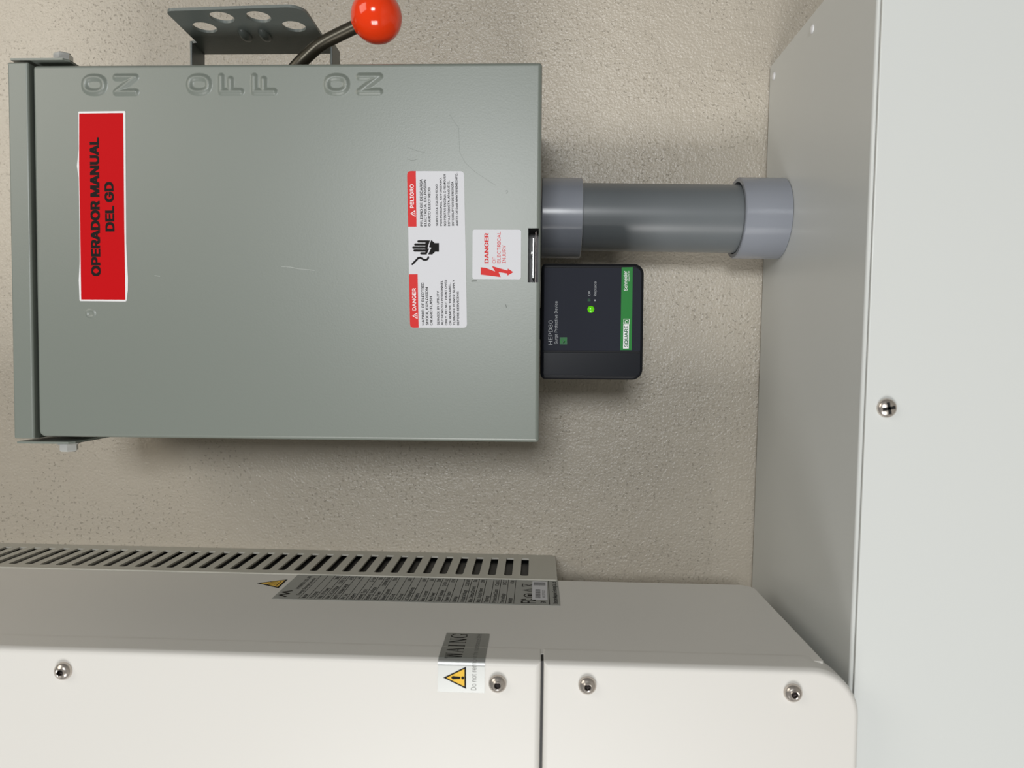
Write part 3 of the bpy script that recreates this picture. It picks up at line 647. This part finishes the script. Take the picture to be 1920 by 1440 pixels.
PARAS = (
    ('PELIGRO DE DESCARGA', (0.0203, 0.0883), (0.0552, 0.0888), 17), ('ELECTRICA, EXLPOSION', (0.0203, 0.0854), (0.0549, 0.0859), 17),
    ('O ARCO ELECTRICO', (0.0203, 0.0824), (0.0489, 0.0827), 17),
    ('SERVICIO A EQUIPO SOLO', (0.0206, 0.0769), (0.0514, 0.0773), 14), ('POR PERSONAL AUTORIZADO.', (0.0206, 0.0738), (0.0565, 0.0743), 14),
    ('NO PINTAR ENCIMA O REMOVER', (0.0206, 0.0708), (0.0590, 0.0713), 14), ('ESTA ETIQUETA, APAGUE EL', (0.0206, 0.0678), (0.0541, 0.0683), 14),
    ('INTERRUPTOR DE ENERG\u00cdA', (0.0206, 0.0648), (0.0535, 0.0654), 14), ('ANTES DE DAR MANTENIMIENTO.', (0.0206, 0.0618), (0.0598, 0.0625), 14),
    ('HAZARD OF ELECTRIC', (-0.0536, 0.0869), (-0.0217, 0.0874), 17), ('SHOCK, EXPLOSION', (-0.0536, 0.0838), (-0.0253, 0.0843), 17),
    ('OR ARC FLASH', (-0.0536, 0.0807), (-0.0321, 0.0811), 17),
    ('SERVICE BY UTILITY', (-0.0535, 0.0756), (-0.0280, 0.0760), 14), ('AUTHORIZED PERSONNEL', (-0.0535, 0.0725), (-0.0201, 0.0731), 14),
    ('ONLY. DO NOT PAINT OVER', (-0.0535, 0.0696), (-0.0194, 0.0701), 14), ('OR REMOVE THIS LABEL.', (-0.0535, 0.0665), (-0.0217, 0.0671), 14),
    ('TURN OFF POWER SUPPLY', (-0.0535, 0.0636), (-0.0194, 0.0641), 14), ('BEFORE SERVICING.', (-0.0535, 0.0606), (-0.0277, 0.0610), 14))
for i0, i1 in ((0, 3), (3, 9), (9, 12), (12, 18)):
    bm = bmesh.new()
    for body, a, b, h in PARAS[i0:i1]: add_text(bm, body, a, b, h/3.6*PX, bface(0.0003), 0.035)
    flat('lettering', bm, 'black', lab)
# pictogram: hand reaching to a sparking wire
bm = bmesh.new()
def rod2(a, b, w):
    add_line(bm, a, b, w, bface(0.0003)); add_poly(bm, disc(a, w/2, 12), bface(0.00029)); add_poly(bm, disc(b, w/2, 12), bface(0.00031))
fw = 15/3.6*PX
for a, b in (((0.0090, 0.0916), (0.0090, 0.0848)), ((0.0067, 0.0939), (0.0067, 0.0848)), ((0.0044, 0.0954), (0.0044, 0.0848)), ((0.0022, 0.0945), (0.0022, 0.0848)), ((0.0001, 0.0894), (0.0001, 0.0840))):
    rod2(a, b, fw)
add_poly(bm, [(0.0098, 0.0863), (0.0098, 0.0815), (0.0078, 0.0793), (0.0078, 0.0761), (0.0014, 0.0761), (0.0014, 0.0789), (-0.0007, 0.0811), (-0.0007, 0.0863)], bface(0.00032))
wire = [(-0.0080, 0.0961), (-0.0043, 0.0925), (-0.0033, 0.0917), (-0.0031, 0.0900), (-0.0047, 0.0874), (-0.0047, 0.0856), (-0.0038, 0.0843), (-0.0027, 0.0841)]
for a, b in zip(wire, wire[1:]): rod2(a, b, 13/3.6*PX)
flat('pictogram', bm, 'black', lab)
bm = bmesh.new()
add_poly(bm, [(-0.0014, 0.0856), (0.0036, 0.0834), (0.0039, 0.0847), (0.0108, 0.0825), (0.0108, 0.0818), (0.0048, 0.0836), (0.0044, 0.0818), (-0.0016, 0.0847)], bface(0.00036))
flat('pictogram_flash', bm, 'label', lab)

# small square danger label
lab2 = bprism(quad_round([(0.0179, 0.0509), (0.0179, 0.0146), (-0.0190, 0.0145), (-0.0189, 0.0509)], 0.0018), 'injury_label', 'label', sw)
lab2['label'] = 'small square white label with red flash arrow'
bm = bmesh.new()
for body, a, b, h, bo in (('DANGER', (-0.0071, 0.0387), (0.0153, 0.0389), 28, 0.06), ('OF', (-0.0071, 0.0334), (-0.0024, 0.0335), 23, 0), ('ELECTRICAL', (-0.0070, 0.0298), (0.0163, 0.0299), 23, 0), ('INJURY', (-0.0070, 0.0259), (0.0063, 0.0260), 23, 0)):
    add_text(bm, body, a, b, h/3.6*PX, bface(0.0003), bo)
add_poly(bm, [(-0.0102, 0.0446), (-0.0156, 0.0446), (-0.0174, 0.0296), (-0.0137, 0.0312), (-0.0147, 0.0248), (-0.0163, 0.0246), (-0.0137, 0.0202), (-0.0110, 0.0243), (-0.0125, 0.0246), (-0.0092, 0.0363), (-0.0133, 0.0338), (-0.0105, 0.0410)], bface(0.0003))
flat('red_lettering', bm, 'redprint', lab2)

# lockout bracket on the right side: pierced plate on two arms
XP = 0.1848
A = lambda p: p
bm = bmesh.new()
zl, zh = 0.1805, 0.2905                        # lower and upper plate edge
out = [(-0.0780, zl-0.004), (-0.0780, zh+0.0045), (-0.1000, zh+0.0045), (-0.1015, zh-0.001)]
yf, r = -0.1560, 0.006
out += [(yf+r-r*math.sin(a), zh-0.002-r+r*math.cos(a)) for a in [.5*PI*k/6 for k in range(7)]]
r2 = 0.012
out += [(yf-0.004+r2-r2*math.cos(a), zl+r2-r2*math.sin(a)) for a in [.5*PI*k/6 for k in range(7)]]
out += [(-0.1065, zl), (-0.1050, zl-0.004)]
add_prism(bm, out, lambda u, v, d: (XP + d, u, v), 0.0022)
br = from_bm('lockout_bracket', bm, 'bracket', sw, angle=30)
cut = bmesh.new()
for (y, z) in ((-0.1281, 0.2703), (-0.1448, 0.2490), (-0.1451, 0.2199), (-0.1288, 0.1979)):
    add_lathe(cut, [(0, -0.01), (0.0093, -0.01), (0.0093, 0.01), (0, 0.01)], (XP, y, z), (1, 0, 0), 32)
boolean_cut(br, cut)
for z0, s in ((zh+0.0035, 1), (zl-0.0055, -1)):
    box_obj('arm', (0.136, XP+0.0018, -0.1010, -0.0775, z0, z0+0.0020), 'bracket', br, bevel=0.0006, seg=2)
for (y, z) in ((-0.1155, 0.2426), (-0.1152, 0.2264)):
    bm = bmesh.new()                            # rounded stop pressed inwards out of the plate
    bmesh.ops.create_uvsphere(bm, u_segments=20, v_segments=12, radius=1.0,
        matrix=Matrix.Translation((XP+0.0006, y, z)) @ Matrix.Diagonal((0.0050, 0.0105, 0.0046, 1)))
    from_bm('stop_tab', bm, 'bracket', br, angle=60)

# operating handle: bent rod with ball knob
c0, s0 = math.cos(0.015), math.sin(0.015)
def wl(x, y, z):                                # room position -> switch box frame
    dx, dz = x-0.0780, z-1.3985
    return Vector((dx*c0+dz*s0, y, -dx*s0+dz*c0))
key = [wl(.2120, -.136, 1.6060), wl(.2268, -.140, 1.5902), wl(.2372, -.140, 1.5792), wl(.2422, -.140, 1.5722), wl(.2462, -.140, 1.5650), wl(.2545, -.140, 1.5480), wl(.2600, -.140, 1.5360)]
path = []
for i in range(len(key)-1):
    p0, p1, p2, p3 = key[max(i-1, 0)], key[i], key[i+1], key[min(i+2, len(key)-1)]
    for k in range(5):
        t = k/5
        path.append(0.5*((2*p1)+(p2-p0)*t+(2*p0-5*p1+4*p2-p3)*t*t+(3*p1-p0-3*p2+p3)*t**3))
path.append(key[-1])
bm = bmesh.new(); add_tube(bm, path, 0.0052, 18)
from_bm('handle_rod', bm, 'rod', sw, angle=60)
kc = wl(.2625, -.140, 1.5303); ax = (wl(.2625, -.14, 1.5303) - wl(.2545, -.14, 1.5480)).normalized()
bm = bmesh.new(); RK = 0.0197
add_lathe(bm, [(0.0052, -RK*.985), (0.0058, -RK*.955)] + [(RK*math.cos(a), RK*math.sin(a)) for a in [-1.25+(1.25+PI/2)*k/26 for k in range(26)]] + [(0, RK)], kc, ax, 40)
from_bm('handle_knob', bm, 'knob', sw, angle=60)

# ------------------------------------------------------------------ surge protective device
sd = empty('surge_protector', (0.0312, 0, 1.3145), -0.015)
tag(sd, 'small black surge protector with a lit green lamp under the grey switch box', 'surge protector')
SY = -0.125
bm = bmesh.new(); cushion(bm, -0.0466, 0.0, 0.0466, 0.0822, (0.0085, 0.0085, 0.004, 0.004), 0.0030, -0.060, SY, seg=5)
from_bm('housing', bm, 'spd', sd, wn=True)
def sface(e): return lambda u, v, k=0.0: (u, SY - e - k, v)
f0 = (-0.0234, 0.0024); f1 = (0.0430, 0.0895)
bm = bmesh.new(); cushion(bm, f0[0], f0[1], f1[0], 0.0800, (0.0006, 0.0050, 0.001, 0.0006), 0.0004, SY, SY-0.0008, seg=2)
fp = from_bm('face_plate', bm, 'spdface', sd, wn=True)
g0 = (-0.0435, 0.0023); g1 = (-0.0250, 0.0889)
bm = bmesh.new(); cushion(bm, g0[0], g0[1], g1[0], 0.0800, (0.0040, 0.0006, 0.0006, 0.001), 0.0004, SY, SY-0.0007, seg=2)
from_bm('side_panel', bm, 'spdpanel', sd, wn=True)
bm = bmesh.new(); add_tube(bm, [(0.0, -0.088, 0.0815), (0.0, -0.088, 0.0838)], 0.0135, 28)
from_bm('mounting_nipple', bm, 'spd', sd, angle=50)
bm = bmesh.new(); add_poly(bm, [(-0.0228, 0.0185), (-0.0227, 0.0094), (0.0434, 0.0094), (0.0432, 0.0182)], sface(0.00084))
flat('green_band', bm, 'green', fp)
bm = bmesh.new(); add_poly(bm, [(-0.0128, 0.0670), (-0.0127, 0.0612), (-0.0185, 0.0611), (-0.0185, 0.0669)], sface(0.00084))
flat('green_icon', bm, 'dkgreen', fp)
bm = bmesh.new()
ic = [(-0.0172, 0.0659), (-0.0154, 0.0661), (-0.0141, 0.0648), (-0.0149, 0.0633), (-0.0164, 0.0630), (-0.0175, 0.0640), (-0.0156, 0.0625), (-0.0141, 0.0617)]
for a, b in zip(ic, ic[1:]): add_line(bm, a, b, 0.0006, sface(0.00087))
flat('icon_leaf', bm, 'green', fp)
SX = 0.0004307/3.273
bm = bmesh.new()
for body, a, b, h, bo in (('HEPD80', (-0.0187, 0.0728), (0.0007, 0.0728), 25, 0.0), ('Surge Protective Device', (-0.0183, 0.0689), (0.0160, 0.0691), 18, 0.0),
                          ('OK', (0.0204, 0.0429), (0.0247, 0.0429), 15, 0.0), ('Replace', (0.0203, 0.0381), (0.0319, 0.0382), 16, 0.0)):
    add_text(bm, body, a, b, h*SX, sface(0.00084), bo)
add_poly(bm, disc((0.0169, 0.0392), 5*SX), sface(0.00084))
flat('lettering', bm, 'greyprint', fp)
bm = bmesh.new(); add_poly(bm, disc((0.0170, 0.0439), 5*SX), sface(0.00084))
for k in range(8):
    c = (0.0170, 0.0439); a = 2*PI*k/8
    add_line(bm, (c[0]+7*SX*math.cos(a), c[1]+7*SX*math.sin(a)), (c[0]+11*SX*math.cos(a), c[1]+11*SX*math.sin(a)), 2.5*SX, sface(0.00084))
flat('status_mark', bm, 'dkgreen', fp)
bm = bmesh.new()
add_text(bm, 'Schneider', (0.0248, 0.0134), (0.0404, 0.0139), 21*SX, sface(0.0009), 0.02)
add_text(bm, 'Electric', (0.0322, 0.0117), (0.0404, 0.0121), 8*SX, sface(0.0009), 0.0)
flat('white_lettering', bm, 'white', fp)
bm = bmesh.new()
add_poly(bm, [(-0.0023, 0.0163), (-0.0022, 0.0118), (-0.0214, 0.0118), (-0.0215, 0.0163)], sface(0.0009))
sqo = [(-0.0020, 0.0163), (-0.0020, 0.0115), (0.0022, 0.0114), (0.0022, 0.0162)]
add_ring(bm, sqo, scale_poly(sqo, 0.82), sface(0.0009))
add_text(bm, 'D', (-0.0012, 0.0124), (0.0013, 0.0125), 20*SX, sface(0.0009), 0.02)
flat('white_emblem', bm, 'white', fp)
bm = bmesh.new(); add_text(bm, 'SQUARE', (-0.0205, 0.0124), (-0.0032, 0.0127), 21*SX, sface(0.00096), 0.04)
flat('green_lettering', bm, 'dkgreen', fp)
bm = bmesh.new(); lc = (0.0098, 0.0424)
add_lathe(bm, [(0.0029, 0.0006)] + [(0.0028*math.cos(a), 0.0007+0.0016*math.sin(a)) for a in [.5*PI*k/6 for k in range(6)]] + [(0, 0.0023)], (lc[0], SY, lc[1]), (0, -1, 0), 24)
led = from_bm('status_lamp', bm, 'led', sd, angle=60); led['label'] = 'lit green status lamp'

# ------------------------------------------------------------------ conduit
cd = empty('conduit', (0.1300, -0.0455, WZ))
tag(cd, 'grey plastic conduit with a collar at each end, between switch box and wireway', 'conduit')
bm = bmesh.new()
add_lathe(bm, [(0.0301, 0.004), (0.0301, 0.2125), (0.0270, 0.2125), (0.0270, 0.004)], (0, 0, 0), (-0.004, 0, 1), 64, closed=True)
from_bm('pipe', bm, 'pvc', cd, angle=40)
for x, z0, z1, lip in ((0.0006, 0.0002, 0.0402, 1), (-0.0022, 0.1790, 0.2148, 0)):
    bm = bmesh.new(); h = z1-z0
    add_lathe(bm, [(0.0306, 0), (0.0352, 0), (0.0358, 0.0006), (0.0358, h-0.0008), (0.0350, h), (0.0318, h), (0.0306, h-0.0025)], (x, 0, z0), (-0.004, 0, 1), 72, closed=True)
    from_bm('coupling', bm, 'coupling', cd, angle=40)

# ------------------------------------------------------------------ inverter
iv = empty('inverter', (-0.1940, 0, 1.2075), -0.0095)
tag(iv, 'large white wall inverter with slotted side and screwed front covers', 'inverter')
TOP = 0.90; LEFT = -0.46
IY = -0.2495
bm = bmesh.new(); add_prism(bm, rrect(-0.2350, 0.0, -0.0788, TOP, (0.001, 0.012, 0.012, 0.001), 8), lambda u, v, d: (0.0006 - d, u, v), 0.0006 - LEFT)
from_bm('body', bm, 'inverter', iv, wn=True)
box_obj('heat_sink_shade', (LEFT+0.02, -0.0032, -0.0795, -0.004, 0.185, TOP-0.01), 'gap_shade', iv)  # heat sink block set close and near-black, so slots look shaded
bm = bmesh.new()
pts = rrect(-0.0790, 0.1690, -0.0003, TOP, (0.0004, 0.0065, 0.0065, 0.0004), 6)
add_prism(bm, pts, lambda u, v, d: (0.0012 - d, u, v), 0.0016)
vent = from_bm('vent_panel', bm, 'vent', iv)
cut = bmesh.new()
k = 0
while 0.1947 + k*0.0147 < TOP-0.02:
    zc = 0.1983 + k*0.0147; k += 1
    add_prism(cut, rrect(-0.0690, zc-0.0036, -0.0135, zc+0.0036, (0.0022, 0.0004, 0.0004, 0.0022), 4), lambda u, v, d: (0.004 - d, u, v), 0.010)
boolean_cut(vent, cut)
bm = bmesh.new(); add_tube(bm, [(0.0006, -0.0788, 0.1705), (0.0006, -0.0788, TOP)], 0.0011, 10)
from_bm('vent_edge', bm, 'vent', iv, angle=60)
box_obj('vent_foot', (LEFT+0.02, -0.0005, -0.0785, -0.0003, 0.1690, 0.1706), 'vent', iv)
RC = 0.0040
def cover_part(z0, z1, radii):
    bm = bmesh.new(); cushion(bm, LEFT-0.004, z0, 0.0012, z1, radii, RC, -0.2290, IY, n=10, seg=7)
    return from_bm('front_cover', bm, 'inverter', iv, wn=True)
sz = (0.0017, 0.1837)[1]
lowc = cover_part((-0.0477, -0.0179)[1], sz-0.0008, (0.030, 0.030, 0.0009, 0.0009))
upc = cover_part(sz+0.0009, TOP+0.012, (0.0009, 0.0009, 0.030, 0.030))
box_obj('seam_shade_strip', (LEFT+0.01, 0.0002, -0.2455, -0.2292, sz-0.003, sz+0.003), 'gap_shade', iv)  # dark strip added to paint shade into the seam between covers
for p, par in (((-0.0131, 0.4976), upc), ((-0.0134, 0.2123), upc), ((-0.0128, 0.1548), lowc), ((-0.0139, 0.0248), lowc)):
    screw_head('cover_screw', (p[0], IY, p[1]), 0.0058, 0.0046, par, 'hex')

# rating plate on the side
def iside(e): return lambda u, v, k=0.0: (0.0006 + e + k, u, v)
RZ0, RZ1 = 0.1685, 0.3995
RY0, RY1 = -0.1430, -0.0795
rl = bmesh.new(); add_prism(rl, [(RY0, RZ0), (RY1, RZ0), (RY1, RZ1), (RY0, RZ1)], lambda u, v, d: (0.0006 + d, u, v), 0.0002)
rl = from_bm('rating_label', rl, 'silver', iv, smooth=False); rl['label'] = 'silver rating label with fine black print'
rows = (('Model', ''), ('PV Input', ''), ('Max. PV Power', '18kW'), ('Max. DC Voltage', '500V d.c.'), ('MPPT Voltage Range', '425V'), ('PV Isc', '44A'),
        ('Battery', ''), ('Battery Type', 'Li-ion'), ('Battery Voltage', '58V'), ('Max. Power', '12000W 250A'), ('Rated Current', '250A'),
        ('AC Grid', ''), ('AC Input', '240V'), ('AC Voltage Range', ''), ('Frequency', '60Hz'), ('Max. Current', '50A'), ('Max. Power', '12kW'),
        ('Rated Voltage', '240V a.c.'), ('Power Factor', '0.99'), ('Backup', ''), ('Output Voltage', '120/240V'), ('Max. Output Current', '50A'),
        ('Max. Output Power', '12kW'), ('Topology', ''), ('Protective Class', 'Class I'), ('Overvoltage', 'OVC II'), ('Weight', '42kg'), ('Enclosure', 'Type 4X'))
za = 0.3785; zb = 0.2055; n = 27
bm = bmesh.new()
for i in range(n+1):
    z = za + (zb-za)*i/n
    add_line(bm, (RY0+0.002, z), (RY1-0.001, z), 0.00045, iside(0.00024))
pitch = (za-zb)/n
for i, (kk, v) in enumerate(rows):
    z = za - pitch*(i+0.78)
    if i >= n: break
    add_text(bm, kk, (RY0+0.003, z), (RY0+0.003+0.00205*len(kk), z), pitch*.52, iside(0.00024), 0.02)
    if v: add_text(bm, v, (RY1-0.003-0.0021*len(v), z), (RY1-0.003, z), pitch*.52, iside(0.00024), 0.02)
flat('lettering', bm, 'black', rl)
bm = bmesh.new()
add_text(bm, 'HYBRID SOLAR', (RY0+0.025, 0.3855), (RY1-0.004, 0.3855), 0.0032, iside(0.00024), 0.03)
add_text(bm, 'Energy Storage Inverter', (RY0+0.010, 0.3802), (RY1-0.009, 0.3802), 0.0028, iside(0.00024), 0.02)
flat('title_lettering', bm, 'black', rl)
bm = bmesh.new()
add_line(bm, (RY0+0.002, 0.1770), (RY1-0.001, 0.1770), 0.0006, iside(0.00024))
add_text(bm, 'Shenzhen Megarevo Technology Co., Ltd', (RY0+0.004, 0.1705), (RY1-0.004, 0.1705), 0.0036, iside(0.00024), 0.02)
flat('footer_lettering', bm, 'black', rl)
bm = bmesh.new()
zz = [(RY0+0.005, 0.3895), (RY0+0.009, 0.3965), (RY0+0.0125, 0.3895), (RY0+0.0160, 0.3965), (RY0+0.0200, 0.3895)]
for a, b in zip(zz, zz[1:]): add_line(bm, a, b, 0.0022, iside(0.00024))
flat('maker_mark', bm, 'black', rl)
bm = bmesh.new()
add_text(bm, 'FC', (RY0+0.004, 0.1880), (RY0+0.014, 0.1880), 0.0120, iside(0.00024), 0.03)
add_ring(bm, disc((RY0+0.0225, 0.1930), 0.0052), disc((RY0+0.0225, 0.1930), 0.0040), iside(0.00024))
add_line(bm, (RY0+0.020, 0.1930), (RY0+0.025, 0.1930), 0.0035, iside(0.00024))
tr = [(RY0+0.0300, 0.1880), (RY0+0.0410, 0.1880), (RY0+0.0355, 0.2000)]
add_ring(bm, tr, scale_poly(tr, .68), iside(0.00024))
add_line(bm, (RY0+0.0355, 0.1900), (RY0+0.0355, 0.1955), 0.0012, iside(0.00024))
for s in (-1, 1):
    add_line(bm, (RY0+0.0485-0.0035*s, 0.1885), (RY0+0.0485+0.0035*s, 0.1995), 0.0010, iside(0.00024))
for z in (0.1885, 0.1995): add_line(bm, (RY0+0.0445, z), (RY0+0.0525, z), 0.0010, iside(0.00024))
add_text(bm, 'SN', (RY0+0.005, 0.1800), (RY0+0.0095, 0.1800), 0.0042, iside(0.00024), 0.02)
flat('approval_marks', bm, 'black', rl)
bm = bmesh.new(); add_poly(bm, [(RY0+0.0125, 0.1785), (RY1-0.004, 0.1785), (RY1-0.004, 0.1910), (RY0+0.0125, 0.1910)], iside(0.0003))
bcl = flat('barcode_sticker', bm, 'label', rl)
bm = bmesh.new(); random.seed(4)
y = RY0+0.0165
while y < RY0+0.039:
    w = random.choice((0.0004, 0.0007, 0.0011)); add_line(bm, (y, 0.1842), (y, 0.1884), w, iside(0.00034)); y += w + random.choice((0.0005, 0.0008))
add_text(bm, 'M12070022', (RY0+0.018, 0.1803), (RY0+0.037, 0.1803), 0.0024, iside(0.00034), 0.0)
y = RY1-0.0145
while y < RY1-0.0060:
    w = random.choice((0.0005, 0.0009)); add_line(bm, (y, 0.1797), (y, 0.1899), w, iside(0.00034)); y += w + 0.0006
flat('barcode_print', bm, 'black', rl)
# hot surface triangle
tr = [(-0.1057, 0.4261), (-0.1167, 0.4036), (-0.0937, 0.4040)]
bm = bmesh.new(); add_prism(bm, tr, lambda u, v, d: (0.0006 + d, u, v), 0.0002)
hot = from_bm('hot_surface_label', bm, 'black', iv, smooth=False); hot['label'] = 'small yellow hot surface triangle'
bm = bmesh.new(); add_poly(bm, scale_poly(tr, 0.80), iside(0.00025)); flat('yellow_field', bm, 'yellow', hot)
bm = bmesh.new(); cy = sum(p[0] for p in tr)/3; cz = sum(p[1] for p in tr)/3
for d in (-0.0035, 0.0, 0.0035):
    for q in range(4):
        a = (cy+d+0.0008*math.sin(q*1.6), cz-0.002+q*0.0018); b = (cy+d+0.0008*math.sin((q+1)*1.6), cz-0.002+(q+1)*0.0018)
        add_line(bm, a, b, 0.0008, iside(0.0003))
add_line(bm, (cy-0.0055, cz-0.0038), (cy+0.0055, cz-0.0038), 0.0009, iside(0.0003))
flat('heat_mark', bm, 'black', hot)

# seal label folded round the cover edge (unrolled coordinate s runs from the front face to the side)
XS = 0.0012
def fold(e):
    q = RC*PI/2
    def place(s, v, k=0.0):
        if s <= 0: return (XS-RC+s, IY-e, v)
        if s < q:
            a = s/RC; return (XS-RC+(RC+e)*math.sin(a), IY+RC-(RC+e)*math.cos(a), v)
        y = IY+RC+(s-q)
        drop = 0.0005*max(0.0, min(1.0, (y+0.2300)/0.002))     # over the step down to the body
        return (XS+e-drop, y, v)
    return place
s0_, s1_ = -0.0172, RC*PI/2 + 0.0410
sv0, sv1 = (-0.0098, 0.2206)[1], (-0.0107, 0.2510)[1]
bm = bmesh.new(); N = 240; pl = fold(0.00025)
ring = [[bm.verts.new(pl(s0_+(s1_-s0_)*i/N, v)) for v in (sv0, sv1)] for i in range(N+1)]
for a, b in zip(ring, ring[1:]): bm.faces.new((a[0], b[0], b[1], a[1]))
seal = from_bm('seal_label', bm, 'clear', iv); seal['label'] = 'silvery warning label folded round the cover edge'
for p in seal.data.polygons: p.use_smooth = True
ex = lambda px, py: None
t = [(-0.0018, 0.2328), (-0.0164, 0.2326), (-0.0095, 0.2475)]
t = [(p[0]-XS+RC, p[1]) for p in t]
ts = max(p[0] for p in t) + 0.0002                        # keep the print on the flat front part
t = [(p[0]-max(ts, 0.0), p[1]) for p in t]
bm = bmesh.new(); add_poly(bm, t, fold(0.0003)); flat('warning_triangle', bm, 'black', seal)
bm = bmesh.new(); add_poly(bm, scale_poly(t, .78), fold(0.00034)); flat('yellow_field', bm, 'yellow', seal)
tcx = sum(p[0] for p in t)/3; tcz = sum(p[1] for p in t)/3
bm = bmesh.new()
add_poly(bm, [(tcx-0.0007, tcz-0.0012), (tcx+0.0007, tcz-0.0012), (tcx+0.0011, tcz+0.0038), (tcx, tcz+0.0048), (tcx-0.0011, tcz+0.0038)], fold(0.00038))
add_poly(bm, disc((tcx, tcz-0.0028), 0.0010, 12), fold(0.00038))
flat('exclamation', bm, 'black', seal)
bm = bmesh.new()
q = RC*PI/2
# narrow serif capitals, stroke by stroke: (x0, y0, x1, y1, thickness) in a unit cell
SER = {'W': [(.08, 1, .28, 0, .15), (.28, 0, .5, .95, .07), (.5, .95, .72, 0, .15), (.72, 0, .92, 1, .07), (0, .985, .2, .985, .04), (.8, .985, 1, .985, .04), (.4, .985, .58, .985, .04)],
       'A': [(.5, 1, .12, 0, .07), (.5, 1, .88, 0, .15), (.26, .34, .74, .34, .05), (0, .015, .26, .015, .04), (.7, .015, 1, .015, .04)],
       'I': [(.5, 0, .5, 1, .15), (.25, .985, .75, .985, .04), (.25, .015, .75, .015, .04)],
       'N': [(.18, 0, .18, 1, .07), (.18, 1, .84, 0, .15), (.84, 0, .84, 1, .07), (.02, .985, .22, .985, .04), (.02, .015, .34, .015, .04), (.68, .985, 1, .985, .04)],
       'G': [(.9, .72, .9, .98, .05), (.84, .86, .62, .98, .07), (.62, .98, .38, .98, .07), (.38, .98, .16, .78, .12), (.16, .8, .1, .5, .14), (.1, .5, .16, .2, .14), (.16, .22, .38, .02, .12), (.38, .02, .64, .02, .07), (.64, .02, .84, .14, .09), (.84, .0, .84, .42, .12), (.66, .42, 1, .42, .04)]}
wz = (0.0020, 0.2359)[1]; w0 = 0.0045; wd = 0.0084; hh = 0.0112
for kx, ch in enumerate('WAING'):
    for (xa, ya, xb, yb, th) in SER[ch]:
        add_line(bm, (w0+(kx+xa*.9)*wd, wz+ya*hh), (w0+(kx+xb*.9)*wd, wz+yb*hh), th*wd, fold(0.0003))
flat('lettering', bm, 'black', seal)
bm = bmesh.new()
add_text(bm, 'Do not remove the maintenance label', (-0.0155, (-0.0100, 0.2261)[1]), (q+0.0400, (-0.0100, 0.2261)[1]), 0.0034, fold(0.0003), 0.0)
flat('fine_print', bm, 'olive', seal)
